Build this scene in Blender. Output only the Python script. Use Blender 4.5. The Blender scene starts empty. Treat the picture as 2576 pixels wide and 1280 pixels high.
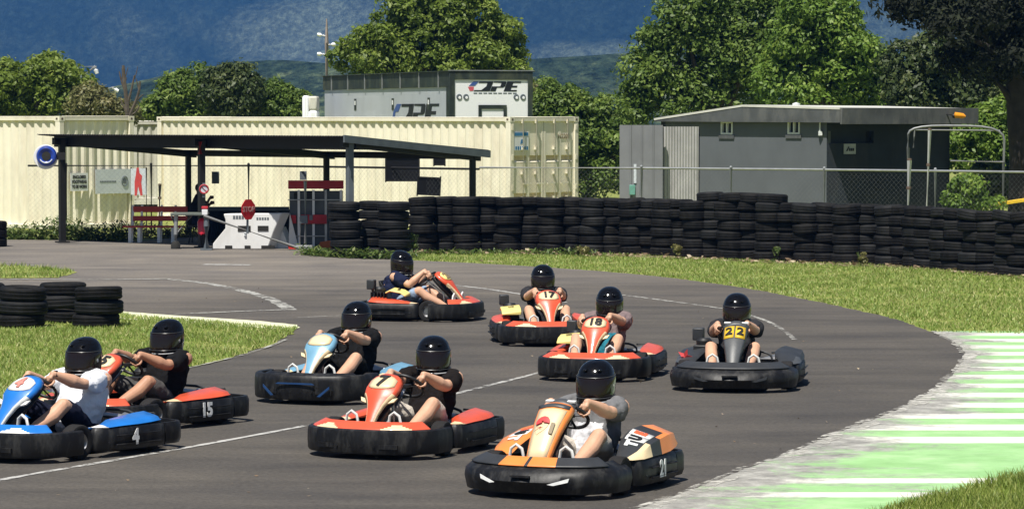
import bpy, bmesh, math, random
import numpy as np
from mathutils import Vector, Matrix, Euler
random.seed(7); RNG = np.random.default_rng(11)
R = math.radians
S = bpy.context.scene
COL = S.collection
# ------------------------------------------------------------------ camera
F, H, CX, CY, HY = 8000.0, 2.8, 1287.5, 640.0, 290.0     # focal in photo pixels, eye height, centre, horizon row
PITCH = math.atan((CY - HY) / F)
cp, sp = math.cos(PITCH), math.sin(PITCH)
def ray(x, y):
    u, v = (x - CX) / F, (CY - y) / F
    return Vector((u, cp + v * sp, -sp + v * cp))
def G(x, y, z=0.0):
    r = ray(x, y); t = (z - H) / r.z
    return Vector((r.x * t, r.y * t, z))
def P(x, y, d):
    r = ray(x, y); t = d / r.y
    return Vector((r.x * t, d, H + r.z * t))
cam = bpy.data.cameras.new('camera'); co = bpy.data.objects.new('camera', cam); COL.objects.link(co)
cam.sensor_width = 36; cam.lens = 36 * F / 2575.0; cam.clip_start = 0.5; cam.clip_end = 20000
co.location = (0, 0, H); co.rotation_euler = (R(90) - PITCH, 0, 0); S.camera = co
# ------------------------------------------------------------------ materials
MC = {}
def mat(name, col, rough=0.6, var=0.12, scale=6.0, bump=0.0, bscale=40.0, metal=0.0, coat=0.0, spec=0.5, dirt=None, dirt_amt=0.0, dscale=2.0):
    if name in MC: return MC[name]
    m = bpy.data.materials.new(name); m.use_nodes = True
    nt = m.node_tree; N = nt.nodes; L = nt.links; b = N['Principled BSDF']
    b.inputs['Roughness'].default_value = rough; b.inputs['Metallic'].default_value = metal
    b.inputs['Coat Weight'].default_value = coat; b.inputs['Coat Roughness'].default_value = 0.06
    b.inputs['Specular IOR Level'].default_value = spec
    tc = N.new('ShaderNodeTexCoord')
    nz = N.new('ShaderNodeTexNoise'); nz.inputs['Scale'].default_value = scale; nz.inputs['Detail'].default_value = 5
    L.new(tc.outputs['Object'], nz.inputs['Vector'])
    rp = N.new('ShaderNodeValToRGB'); e = rp.color_ramp.elements
    e[0].position, e[1].position = 0.3, 0.7
    e[0].color = tuple(c * (1 - var) for c in col) + (1,); e[1].color = tuple(min(1, c * (1 + var)) for c in col) + (1,)
    L.new(nz.outputs['Fac'], rp.inputs['Fac']); out = rp.outputs['Color']
    if dirt:
        n2 = N.new('ShaderNodeTexNoise'); n2.inputs['Scale'].default_value = dscale; n2.inputs['Detail'].default_value = 8; n2.inputs['Roughness'].default_value = 0.7
        mp = N.new('ShaderNodeMapping'); mp.inputs['Scale'].default_value = (1, 1, 0.35); mp.inputs['Location'].default_value = (3.1, 1.7, 0.4)
        L.new(tc.outputs['Object'], mp.inputs['Vector']); L.new(mp.outputs['Vector'], n2.inputs['Vector'])
        r2 = N.new('ShaderNodeValToRGB'); r2.color_ramp.elements[0].position = 0.48; r2.color_ramp.elements[1].position = 0.68
        r2.color_ramp.elements[1].color = (dirt_amt,) * 3 + (1,)
        L.new(n2.outputs['Fac'], r2.inputs['Fac'])
        mx = N.new('ShaderNodeMix'); mx.data_type = 'RGBA'; mx.inputs['B'].default_value = tuple(dirt) + (1,)
        L.new(r2.outputs['Color'], mx.inputs['Factor']); L.new(out, mx.inputs['A']); out = mx.outputs['Result']
    L.new(out, b.inputs['Base Color'])
    if bump:
        n3 = N.new('ShaderNodeTexNoise'); n3.inputs['Scale'].default_value = bscale; n3.inputs['Detail'].default_value = 4
        L.new(tc.outputs['Object'], n3.inputs['Vector'])
        bp = N.new('ShaderNodeBump'); bp.inputs['Strength'].default_value = bump; bp.inputs['Distance'].default_value = 0.01
        L.new(n3.outputs['Fac'], bp.inputs['Height']); L.new(bp.outputs['Normal'], b.inputs['Normal'])
    MC[name] = m; return m
def leafmat(name, c1, c2, c3, trans=0.3, rough=0.5, tone=0.0):
    if name in MC: return MC[name]
    m = bpy.data.materials.new(name); m.use_nodes = True
    nt = m.node_tree; N = nt.nodes; L = nt.links; b = N['Principled BSDF']
    g = N.new('ShaderNodeNewGeometry'); rp = N.new('ShaderNodeValToRGB'); e = rp.color_ramp.elements
    e[0].color = (*c1, 1); e[1].color = (*c3, 1); x = e.new(0.55); x.color = (*c2, 1)
    at = N.new('ShaderNodeAttribute'); at.attribute_name = 'tone'; ma = N.new('ShaderNodeMath'); ma.operation = 'MULTIPLY_ADD'; ma.inputs[1].default_value = tone; mb_ = N.new('ShaderNodeMath'); mb_.operation = 'MULTIPLY'; mb_.inputs[1].default_value = 1 - tone
    L.new(g.outputs['Random Per Island'], mb_.inputs[0]); L.new(at.outputs['Fac'], ma.inputs[0]); L.new(mb_.outputs[0], ma.inputs[2]); L.new(ma.outputs[0], rp.inputs['Fac']); L.new(rp.outputs['Color'], b.inputs['Base Color'])
    b.inputs['Roughness'].default_value = rough; b.inputs['Specular IOR Level'].default_value = 0.35
    t = N.new('ShaderNodeBsdfTranslucent'); L.new(rp.outputs['Color'], t.inputs['Color'])
    mx = N.new('ShaderNodeMixShader'); mx.inputs[0].default_value = trans
    L.new(b.outputs[0], mx.inputs[1]); L.new(t.outputs[0], mx.inputs[2]); L.new(mx.outputs[0], N['Material Output'].inputs['Surface'])
    MC[name] = m; return m
# ------------------------------------------------------------------ mesh building
def basis(d):
    d = Vector(d).normalized(); u = Vector((0, 0, 1)) if abs(d.z) < 0.95 else Vector((1, 0, 0))
    a = d.cross(u).normalized(); return a, d.cross(a).normalized() * -1
class MB:
    def __init__(s): s.v = []; s.f = []; s.m = []
    def add(s, vs, fs, m=0):
        o = len(s.v); s.v += [tuple(v) for v in vs]; s.f += [[i + o for i in f] for f in fs]; s.m += [m] * len(fs); return s
    def box(s, c, size, rot=None, m=0):
        hx, hy, hz = [k / 2 for k in size]; c = Vector(c)
        vs = [Vector((x, y, z)) for x in (-hx, hx) for y in (-hy, hy) for z in (-hz, hz)]
        if rot is not None:
            M = rot if isinstance(rot, Matrix) else Euler(rot).to_matrix(); vs = [M @ v for v in vs]
        return s.add([c + v for v in vs], [(0, 1, 3, 2), (4, 6, 7, 5), (0, 4, 5, 1), (2, 3, 7, 6), (0, 2, 6, 4), (1, 5, 7, 3)], m)
    def obox(s, o, ax, ay, az, m=0):         # box from a corner and three edge vectors
        o, ax, ay, az = map(Vector, (o, ax, ay, az))
        vs = [o + ax * i + ay * j + az * k for i in (0, 1) for j in (0, 1) for k in (0, 1)]
        return s.add(vs, [(0, 1, 3, 2), (4, 6, 7, 5), (0, 4, 5, 1), (2, 3, 7, 6), (0, 2, 6, 4), (1, 5, 7, 3)], m)
    def tube(s, pts, r, n=8, closed=False, m=0, round_caps=False, squash=None):
        pts = [Vector(p) for p in pts]; k = len(pts); rs = list(r) if hasattr(r, '__len__') else [r] * k
        if round_caps:
            d0 = (pts[0] - pts[1]).normalized(); d1 = (pts[-1] - pts[-2]).normalized(); a, b = rs[0], rs[-1]
            pts = [pts[0] + d0 * a, pts[0] + d0 * a * .7] + pts + [pts[-1] + d1 * b * .7, pts[-1] + d1 * b]
            rs = [a * .12, a * .72] + rs + [b * .72, b * .12]; k = len(pts)
        a = None; rings = []
        for i in range(k):
            t = (pts[(i + 1) % k] - pts[i - 1]) if closed else (pts[min(i + 1, k - 1)] - pts[max(i - 1, 0)])
            t = t.normalized() if t.length > 1e-9 else Vector((0, 0, 1))
            if a is None: a, b = basis(t)
            else:
                a = (a - t * a.dot(t)); a = a.normalized() if a.length > 1e-6 else basis(t)[0]; b = t.cross(a)
            q = squash if squash else (1, 1)
            rings.append([pts[i] + a * math.cos(w) * rs[i] * q[0] + b * math.sin(w) * rs[i] * q[1] for w in [2 * math.pi * j / n for j in range(n)]])
        return s.loft(rings, caps=not closed, wrap=closed, m=m)
    def bar(s, a, b, r, n=8, m=0): return s.tube([a, b], r, n, m=m)
    def loft(s, rings, caps=True, wrap=False, ring_closed=True, m=0, mfun=None):
        n = len(rings[0]); k = len(rings); o = len(s.v); s.v += [tuple(v) for g in rings for v in g]
        for i in range(k if wrap else k - 1):
            for j in range(n if ring_closed else n - 1):
                a, b = o + i * n, o + ((i + 1) % k) * n; j2 = (j + 1) % n
                s.f.append([a + j, a + j2, b + j2, b + j]); s.m.append(mfun(i, j) if mfun else m)
        if caps and ring_closed and not wrap:
            s.f.append([o + j for j in range(n)][::-1]); s.f.append([o + (k - 1) * n + j for j in range(n)]); s.m += [m, m]
        return s
    def lathe(s, prof, n=24, o=(0, 0, 0), m=0, axis='z', closed=True):   # prof: (r, h)
        o = Vector(o); rings = []
        for j in range(n):
            w = 2 * math.pi * j / n; c, q = math.cos(w), math.sin(w)
            rings.append([o + (Vector((r * c, r * q, h)) if axis == 'z' else Vector((h, r * c, r * q)) if axis == 'x' else Vector((r * q, h, r * c))) for r, h in prof])
        return s.loft(rings, caps=False, wrap=True, ring_closed=closed, m=m)
    def sphere(s, c, r, n=12, k=8, m=0):
        c = Vector(c); rr = r if hasattr(r, '__len__') else (r, r, r)
        rings = [[c + Vector((rr[0] * math.sin(t) * math.cos(w), rr[1] * math.sin(t) * math.sin(w), -rr[2] * math.cos(t))) for w in [2 * math.pi * j / n for j in range(n)]] for t in [0.06 + (math.pi - .12) * i / (k - 1) for i in range(k)]]
        return s.loft(rings, m=m)
    def prism(s, poly, o, ax, ay, az, m=0):   # polygon (u,v) in the plane ax,ay extruded along az
        o, ax, ay, az = map(Vector, (o, ax, ay, az)); n = len(poly)
        vs = [o + ax * u + ay * v for u, v in poly] + [o + ax * u + ay * v + az for u, v in poly]
        return s.add(vs, [list(range(n))[::-1], list(range(n, 2 * n))] + [[i, (i + 1) % n, n + (i + 1) % n, n + i] for i in range(n)], m)
    def build(s, name, mats, parent=None, smooth=True, bevel=0, sub=0, solid=0, angle=40, loc=None):
        me = bpy.data.meshes.new(name); me.from_pydata(s.v, [], s.f)
        mats = mats if isinstance(mats, (list, tuple)) else [mats]
        for q in mats: me.materials.append(q)
        me.polygons.foreach_set('material_index', s.m)
        bm = bmesh.new(); bm.from_mesh(me); bmesh.ops.recalc_face_normals(bm, faces=bm.faces); bm.to_mesh(me); bm.free()
        if smooth:
            me.shade_smooth()
            if not sub: me.set_sharp_from_angle(angle=R(angle))
        o = bpy.data.objects.new(name, me); COL.objects.link(o)
        if parent: o.parent = parent
        if loc is not None: o.location = loc
        if solid:
            q = o.modifiers.new('s', 'SOLIDIFY'); q.thickness = solid; q.offset = -1
        if bevel:
            q = o.modifiers.new('b', 'BEVEL'); q.width = bevel; q.segments = 2; q.limit_method = 'ANGLE'; q.angle_limit = R(50)
        if sub:
            q = o.modifiers.new('u', 'SUBSURF'); q.levels = sub; q.render_levels = sub
        return o
def thing(name, label, cat, loc=(0, 0, 0), rz=0.0, group=None):
    o = bpy.data.objects.new(name, None); COL.objects.link(o); o.location = loc; o.rotation_euler = (0, 0, rz)
    return tag(o, label, cat, group)
def tag(o, label, cat, group=None):
    o['label'] = label; o['category'] = cat
    if group: o['group'] = group
    return o
def struct(o, kind='structure', label=None):
    o['kind'] = kind
    if label: o['label'] = label
    return o
def text(s, size, o, ax, ay, mt, name='lettering', parent=None, off=0.0, shear=0.0, ext=0.003, sx=1.0):
    """lettering centred on o, reading along ax with its tops along ay"""
    c = bpy.data.curves.new('t', 'FONT'); c.body = s; c.size = size; c.align_x = 'CENTER'; c.align_y = 'CENTER'; c.shear = shear
    c.offset = off; c.extrude = ext; c.resolution_u = 3
    t = bpy.data.objects.new('t', c); COL.objects.link(t)
    me = bpy.data.meshes.new_from_object(t.evaluated_get(bpy.context.evaluated_depsgraph_get()))
    bpy.data.objects.remove(t); bpy.data.curves.remove(c)
    ax, ay = Vector(ax).normalized(), Vector(ay).normalized(); az = ax.cross(ay)
    M = Matrix((ax * sx, ay, az)).transposed().to_4x4(); M.translation = Vector(o); me.transform(M)
    me.materials.clear(); me.materials.append(mt)
    ob = bpy.data.objects.new(name, me); COL.objects.link(ob)
    if parent: ob.parent = parent
    return ob
def wrap_text(st, size, fn, mt, parent, off=.006, sx=1.0, name='number'):
    """lettering bent over a curved panel: fn(u, v, h) gives the point for plane coordinates"""
    o = text(st, size, (0, 0, 0), (1, 0, 0), (0, 1, 0), mt, name, parent, off, 0, .0025, sx)
    bm = bmesh.new(); bm.from_mesh(o.data); bmesh.ops.triangulate(bm, faces=bm.faces); bmesh.ops.subdivide_edges(bm, edges=bm.edges, cuts=3, use_grid_fill=True); bm.to_mesh(o.data); bm.free()
    for v in o.data.vertices: v.co = fn(v.co.x, v.co.y, v.co.z + .0025)
    o.data.update(); return o
def np_mesh(name, V, Fq, mt, parent=None, n=4):
    me = bpy.data.meshes.new(name); V = np.asarray(V, np.float32).reshape(-1, 3); Fq = np.asarray(Fq, np.int32).reshape(-1, n)
    me.vertices.add(len(V)); me.vertices.foreach_set('co', V.ravel())
    me.loops.add(Fq.size); me.loops.foreach_set('vertex_index', Fq.ravel())
    me.polygons.add(len(Fq)); me.polygons.foreach_set('loop_start', np.arange(0, Fq.size, n, dtype=np.int32)); me.polygons.foreach_set('loop_total', np.full(len(Fq), n, np.int32))
    me.materials.append(mt); me.update(calc_edges=True)
    o = bpy.data.objects.new(name, me); COL.objects.link(o)
    if parent: o.parent = parent
    return o
def baked(o):
    """apply the modifiers of o"""
    dg = bpy.context.evaluated_depsgraph_get(); me = bpy.data.meshes.new_from_object(o.evaluated_get(dg)); old = o.data
    o.modifiers.clear(); o.data = me; bpy.data.meshes.remove(old); return o
def copy_thing(o, label=None):
    c = o.copy(); COL.objects.link(c)
    if label: c['label'] = label
    for ch in o.children:
        d = ch.copy(); COL.objects.link(d); d.parent = c
    return c
ORD = ['first', 'second', 'third', 'fourth', 'fifth', 'sixth', 'seventh', 'eighth', 'ninth', 'tenth', 'eleventh', 'twelfth', 'thirteenth', 'fourteenth', 'fifteenth', 'sixteenth', 'seventeenth', 'eighteenth', 'nineteenth', 'twentieth'] + ['twenty-' + w for w in ('first', 'second', 'third', 'fourth', 'fifth', 'sixth', 'seventh', 'eighth', 'ninth')] + ['thirtieth'] + ['thirty-' + w for w in ('first', 'second', 'third', 'fourth', 'fifth', 'sixth', 'seventh', 'eighth', 'ninth')] + ['fortieth']
# ------------------------------------------------------------------ light
SUN_EL, SX, SY = R(64), -0.40, -0.916
w = bpy.data.worlds.new('World'); S.world = w; w.use_nodes = True
nt = w.node_tree; bg = nt.nodes['Background']; sk = nt.nodes.new('ShaderNodeTexSky'); sk.sky_type = 'NISHITA'; sk.sun_disc = False
sk.sun_elevation = SUN_EL; sk.sun_rotation = math.atan2(SX, SY); sk.air_density = 1.0; sk.dust_density = 0.6; sk.ozone_density = 1.0
nt.links.new(sk.outputs[0], bg.inputs[0]); bg.inputs[1].default_value = 0.052
sl = bpy.data.lights.new('sun', 'SUN'); sl.energy = 5.0; sl.angle = R(0.5); sl.color = (1.0, 0.955, 0.88)
so = bpy.data.objects.new('sun', sl); COL.objects.link(so)
sv = Vector((SX * math.cos(SUN_EL), SY * math.cos(SUN_EL), math.sin(SUN_EL)))
so.rotation_euler = sv.to_track_quat('Z', 'Y').to_euler()
S.view_settings.view_transform = 'Standard'; S.view_settings.look = 'None'; S.view_settings.exposure = 0.43; S.view_settings.gamma = 1
S.cycles.max_bounces = 8; S.cycles.transparent_max_bounces = 16; S.cycles.caustics_reflective = False; S.cycles.caustics_refractive = False
try: S.cycles.use_denoising = True
except Exception: pass
# ------------------------------------------------------------------ ground, track, paint, grass
def resample(pts, step, jit=0.0, closed=True):
    out = []; n = len(pts)
    for i in range(n if closed else n - 1):
        a, b = Vector(pts[i]), Vector(pts[(i + 1) % n]); L = (b - a).length; k = max(1, int(L / step))
        for j in range(k):
            p = a.lerp(b, j / k); t = (b - a).normalized() if L > 0 else Vector((1, 0, 0)); q = Vector((-t.y, t.x, 0))
            out.append(p + q * random.uniform(-jit, jit))
    if not closed: out.append(Vector(pts[-1]))
    return out
def smooth_line(pts, it=2):
    for _ in range(it):
        q = [pts[0]]
        for a, b in zip(pts, pts[1:]): q += [a.lerp(b, .25), a.lerp(b, .75)]
        pts = q + [pts[-1]]
    return pts
def sheet(name, pts, z, mt):
    me = bpy.data.meshes.new(name); bm = bmesh.new(); vs = [bm.verts.new((p.x, p.y, z)) for p in pts]
    f = bm.faces.new(vs); f.normal_update()
    if f.normal.z < 0: f.normal_flip()
    bmesh.ops.triangulate(bm, faces=[f]); bm.to_mesh(me); bm.free(); me.materials.append(mt)
    o = bpy.data.objects.new(name, me); COL.objects.link(o); return struct(o)
def nodes(name):
    m = bpy.data.materials.new(name); m.use_nodes = True; return m, m.node_tree.nodes, m.node_tree.links, m.node_tree.nodes['Principled BSDF']
def noise(N, L, vec, scale, detail=4, rough=.5, dist=0.0):
    n = N.new('ShaderNodeTexNoise'); n.inputs['Scale'].default_value = scale; n.inputs['Detail'].default_value = detail; n.inputs['Roughness'].default_value = rough; n.inputs['Distortion'].default_value = dist
    L.new(vec, n.inputs['Vector']); return n.outputs['Fac']
def ramp(N, L, fac, stops):
    r = N.new('ShaderNodeValToRGB'); e = r.color_ramp.elements
    e[0].position, e[0].color = stops[0][0], (*stops[0][1], 1); e[1].position, e[1].color = stops[-1][0], (*stops[-1][1], 1)
    for p, c in stops[1:-1]: x = e.new(p); x.color = (*c, 1)
    L.new(fac, r.inputs['Fac']); return r.outputs['Color']
def mixc(N, L, fac, a, b, bt='MIX'):
    m = N.new('ShaderNodeMix'); m.data_type = 'RGBA'; m.blend_type = bt
    for k, s in (('Factor', fac), ('A', a), ('B', b)):
        if isinstance(s, (int, float)): m.inputs[k].default_value = s
        elif isinstance(s, tuple): m.inputs[k].default_value = (*s, 1)
        else: L.new(s, m.inputs[k])
    return m.outputs['Result']
def math_(N, L, op, a, b=0.0, c=None):
    m = N.new('ShaderNodeMath'); m.operation = op
    for i, s in enumerate((a, b) if c is None else (a, b, c)):
        if isinstance(s, (int, float)): m.inputs[i].default_value = s
        else: L.new(s, m.inputs[i])
    return m.outputs[0]
def bumpn(N, L, b, fac, strength, dist):
    bp = N.new('ShaderNodeBump'); bp.inputs['Strength'].default_value = strength; bp.inputs['Distance'].default_value = dist
    L.new(fac, bp.inputs['Height']); L.new(bp.outputs['Normal'], b.inputs['Normal'])
# soil and turf
m_turf, N, L, b = nodes('turf'); tc = N.new('ShaderNodeTexCoord').outputs['Object']
c1 = ramp(N, L, noise(N, L, tc, 1.3, 6, .65), [(.3, (.17, .22, .045)), (.5, (.27, .31, .075)), (.72, (.37, .33, .15))])
c2 = ramp(N, L, noise(N, L, tc, 26, 5, .7), [(.3, (.5, .5, .5)), (.7, (1.25, 1.25, 1.25))])
L.new(mixc(N, L, 1.0, c1, c2, 'MULTIPLY'), b.inputs['Base Color']); b.inputs['Roughness'].default_value = .9; b.inputs['Specular IOR Level'].default_value = .15
bumpn(N, L, b, noise(N, L, tc, 40, 5, .7), .6, .04)
# asphalt
m_asph, N, L, b = nodes('asphalt'); tcn = N.new('ShaderNodeTexCoord'); tc = tcn.outputs['Object']
fine = ramp(N, L, noise(N, L, tc, 24, 6, .85), [(.32, (.60, .60, .60)), (.68, (1.40, 1.39, 1.36))])
mid = ramp(N, L, noise(N, L, tc, .5, 6, .6, .4), [(.3, (.80, .80, .83)), (.7, (1.18, 1.15, 1.10))])
mp = N.new('ShaderNodeMapping'); mp.inputs['Scale'].default_value = (.22, .9, 1); mp.inputs['Rotation'].default_value = (0, 0, .5); L.new(tc, mp.inputs['Vector'])
strk = ramp(N, L, noise(N, L, mp.outputs[0], 1.2, 7, .7, .5), [(.35, (.74, .74, .75)), (.65, (1.16, 1.14, 1.12))])
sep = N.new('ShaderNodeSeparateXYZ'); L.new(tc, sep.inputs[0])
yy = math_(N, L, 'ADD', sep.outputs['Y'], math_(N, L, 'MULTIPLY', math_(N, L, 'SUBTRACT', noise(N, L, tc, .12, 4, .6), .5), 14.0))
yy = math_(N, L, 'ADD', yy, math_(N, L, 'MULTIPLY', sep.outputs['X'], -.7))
old = math_(N, L, 'MULTIPLY', math_(N, L, 'SUBTRACT', yy, 38.0), 1 / 24.0)  # asphalt colour grows paler with distance and towards the left
base = ramp(N, L, old, [(0.0, (.081, .075, .067)), (.5, (.108, .098, .086)), (1.0, (.175, .160, .142))])  # ramp runs with position across the asphalt
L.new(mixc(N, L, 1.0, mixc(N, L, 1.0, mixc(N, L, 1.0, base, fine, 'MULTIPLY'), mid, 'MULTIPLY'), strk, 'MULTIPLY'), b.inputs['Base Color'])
b.inputs['Roughness'].default_value = .85; b.inputs['Specular IOR Level'].default_value = .3; bumpn(N, L, b, noise(N, L, tc, 90, 3, .8), .5, .006)
# worn white line paint
def worn(name, col, hole, sc=9.0, rough=.75):
    m, N, L, b = nodes(name); tc = N.new('ShaderNodeTexCoord').outputs['Object']
    L.new(ramp(N, L, noise(N, L, tc, 7, 5, .7), [(.3, tuple(c * .8 for c in col)), (.7, col)]), b.inputs['Base Color']); b.inputs['Roughness'].default_value = rough
    n = math_(N, L, 'ADD', math_(N, L, 'MULTIPLY', noise(N, L, tc, sc, 7, .75), .7), math_(N, L, 'MULTIPLY', noise(N, L, tc, 1.1, 3), .3))
    f = N.new('ShaderNodeMapRange'); f.inputs['From Min'].default_value = hole - .05; f.inputs['From Max'].default_value = hole + .05; L.new(n, f.inputs['Value'])
    t = N.new('ShaderNodeBsdfTransparent'); mx = N.new('ShaderNodeMixShader'); L.new(f.outputs[0], mx.inputs[0]); L.new(t.outputs[0], mx.inputs[1]); L.new(b.outputs[0], mx.inputs[2])
    L.new(mx.outputs[0], N['Material Output'].inputs['Surface']); return m
m_line = worn('worn_line_paint', (.5, .49, .46), .47)
m_line2 = worn('faded_line_paint', (.44, .43, .39), .505, 6)
m_cream = worn('cream_edge_paint', (.74, .74, .5), .36, 5)
# the earth sheet reaches the horizon
sheet('ground', [Vector((-9000, -60, 0)), Vector((9000, -60, 0)), Vector((9000, 16000, 0)), Vector((-9000, 16000, 0))], 0.0, m_turf)
EDGE = [(1035, 655), (1180, 661), (1400, 674), (1560, 686), (1700, 700), (1900, 728), (2100, 768), (2250, 801), (2350, 836)]
edge_w = smooth_line([G(*p) for p in EDGE], 2)
far_w = [G(*p) for p in [(-1500, 597), (150, 604), (330, 608), (420, 600), (470, 590), (1000, 592), (1030, 620)]]
asph = far_w + resample(edge_w, .15, .035, False) + [G(2900, 850), G(4500, 900), G(4500, 1900), G(-2500, 1900)]
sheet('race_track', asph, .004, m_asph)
# infield turf on the left of the bend
INF = [(-700, 1130), (-150, 1045), (0, 1018), (200, 985), (350, 953), (500, 920), (620, 890), (700, 860), (738, 838), (748, 826), (600, 817), (480, 806), (330, 797), (290, 785), (-100, 775), (-700, 770)]
inf_w = [G(*p) for p in INF]
m_turf_edge = m_turf
sheet('infield_grass', resample(inf_w, .2, .05), .010, m_turf)
sheet('kerb_strip', resample([G(*p) for p in [(280, 783), (305, 785), (480, 798), (640, 808), (745, 819), (752, 826), (735, 832), (600, 823), (480, 813), (330, 806), (270, 800)]], .15, .025), .014, m_cream)
# strip of turf and pale edge line beside the far track arm
sheet('grass_strip', resample([G(*p) for p in [(-500, 668), (60, 670), (190, 684), (150, 700), (-500, 702)]], .2, .08), .010, m_turf)
def line(name, px, wd, mt, z=.009):
    w_ = smooth_line([G(*p) for p in px], 2); ps = resample(w_, .1, .0, False); a = []; c = []
    for i, p in enumerate(ps):
        t = (ps[min(i + 1, len(ps) - 1)] - ps[max(i - 1, 0)]).normalized(); q = Vector((-t.y, t.x, 0)); hw = wd / 2 * random.uniform(.75, 1.15)
        a.append(p + q * hw); c.append(p - q * hw)
    mb = MB(); mb.loft([[Vector((u.x, u.y, z)), Vector((v.x, v.y, z))] for u, v in zip(a, c)], caps=False, ring_closed=False)
    return struct(mb.build(name, mt))
line('track_line', [(-60, 1222), (20, 1204), (250, 1165), (470, 1127), (640, 1096), (800, 1066), (1000, 1028), (1170, 985), (1280, 958), (1390, 930), (1480, 900)], .075, m_line)
line('track_line', [(1140, 718), (1220, 727), (1300, 739), (1360, 750), (1420, 762)], .10, m_line)
line('track_line', [(1560, 742), (1660, 755), (1760, 769), (1840, 780)], .09, m_line2)
line('track_line', [(1880, 792), (1930, 808), (1970, 830), (1998, 855)], .07, m_line2)
line('track_line', [(420, 702), (520, 713), (600, 729), (670, 748), (712, 768), (730, 781)], .20, m_line2, .009)
line('track_line', [(330, 797), (480, 790), (620, 784), (732, 780)], .14, m_line2, .013)
line('track_line', [(735, 800), (830, 796), (930, 792)], .06, m_line2)
line('track_line', [(512, 666), (630, 667)], .30, m_line, .009)
line('track_line', [(-300, 704), (60, 703), (200, 706), (420, 703)], .16, m_line2, .015)
line('track_line', [(-200, 670), (90, 668)], .10, m_line2, .013)
line('track_line', [(200, 986), (350, 955), (500, 922), (640, 888), (720, 856)], .05, m_line2, .016)
# painted run-off: green and white bars, worn to concrete along the track edge
m_run, N, L, b = nodes('painted_concrete'); tc = N.new('ShaderNodeTexCoord').outputs['Object']; sep = N.new('ShaderNodeSeparateXYZ'); L.new(tc, sep.inputs[0])
wob = math_(N, L, 'MULTIPLY', math_(N, L, 'SUBTRACT', noise(N, L, tc, .9, 5, .6), .5), .08)
yq = math_(N, L, 'ADD', sep.outputs['Y'], wob)
fr = math_(N, L, 'FRACT', math_(N, L, 'MULTIPLY', math_(N, L, 'SUBTRACT', yq, 27.05), 1 / 1.10))
st = N.new('ShaderNodeMapRange'); st.inputs['From Min'].default_value = .46; st.inputs['From Max'].default_value = .50; L.new(fr, st.inputs['Value'])
bars = math_(N, L, 'SUBTRACT', 1.0, st.outputs[0])
# the near third: one broad green field, then two narrow white bands
near = math_(N, L, 'LESS_THAN', yq, 27.05)
w1 = math_(N, L, 'MULTIPLY', math_(N, L, 'GREATER_THAN', yq, 24.08), math_(N, L, 'LESS_THAN', yq, 24.42))
w2 = math_(N, L, 'MULTIPLY', math_(N, L, 'GREATER_THAN', yq, 23.2), math_(N, L, 'LESS_THAN', yq, 23.5))
nearw = math_(N, L, 'ADD', w1, w2)
white = math_(N, L, 'ADD', math_(N, L, 'MULTIPLY', near, nearw), math_(N, L, 'MULTIPLY', math_(N, L, 'SUBTRACT', 1.0, near), bars))
gr = ramp(N, L, noise(N, L, tc, 1.6, 6, .65), [(.3, (.23, .44, .16)), (.55, (.31, .54, .23)), (.75, (.44, .60, .33))])
wh = ramp(N, L, noise(N, L, tc, 2.4, 6, .7), [(.3, (.62, .62, .52)), (.7, (.78, .77, .70))])
paint = mixc(N, L, white, gr, wh)
mp = N.new('ShaderNodeMapping'); mp.inputs['Scale'].default_value = (.55, .8, 1); L.new(tc, mp.inputs['Vector'])
wear = math_(N, L, 'ADD', math_(N, L, 'MULTIPLY', noise(N, L, mp.outputs[0], 1.1, 8, .72, .6), .75), math_(N, L, 'MULTIPLY', noise(N, L, tc, 9, 5, .8), .25))
# wear follows the racing line: the distance from the outer edge of the bend is stored on the mesh
at = N.new('ShaderNodeAttribute'); at.attribute_name = 'edge_distance'
wlim = N.new('ShaderNodeMapRange'); wlim.inputs['From Min'].default_value = 0.0; wlim.inputs['From Max'].default_value = 1.25; wlim.inputs['To Min'].default_value = .42; wlim.inputs['To Max'].default_value = .72; L.new(at.outputs['Fac'], wlim.inputs['Value'])
wf = N.new('ShaderNodeMapRange'); wf.inputs['From Min'].default_value = -.05; wf.inputs['From Max'].default_value = .05; L.new(math_(N, L, 'SUBTRACT', wear, wlim.outputs[0]), wf.inputs['Value'])
conc = ramp(N, L, noise(N, L, tc, 4, 7, .75), [(.3, (.15, .145, .135)), (.5, (.30, .29, .26)), (.7, (.52, .51, .46))])
skid = ramp(N, L, noise(N, L, mp.outputs[0], 5, 6, .7, .3), [(.33, (.86, .86, .86)), (.5, (1, 1, 1))])
L.new(mixc(N, L, 1.0, mixc(N, L, wf.outputs[0], paint, conc), skid, 'MULTIPLY'), b.inputs['Base Color']); b.inputs['Roughness'].default_value = .8
bumpn(N, L, b, noise(N, L, tc, 60, 4, .8), .4, .005)
RUN = [(2340, 834), (2375, 846), (2408, 866), (2428, 885), (2424, 908), (2400, 940), (2376, 965), (2330, 995), (2280, 1022), (2190, 1060), (2100, 1091), (2020, 1128), (1930, 1160), (1850, 1190), (1780, 1219), (1690, 1250), (1600, 1283), (1450, 1345)]
run_e = resample(smooth_line([G(*p) for p in RUN], 2), .10, .012, False)
mb = MB(); rows = []; K = 30
for p in run_e:
    far_x = max(p.x + 1.0, 13.5); rows.append([Vector((p.x + (far_x - p.x) * (j / K) ** 1.7, p.y, .009)) for j in range(K + 1)])
mb.loft(rows, caps=False, ring_closed=False); ro = struct(mb.build('runoff_area', m_run))
E_ = np.array([(p.x, p.y) for p in run_e]); at_ = ro.data.attributes.new('edge_distance', 'FLOAT', 'POINT')
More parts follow.
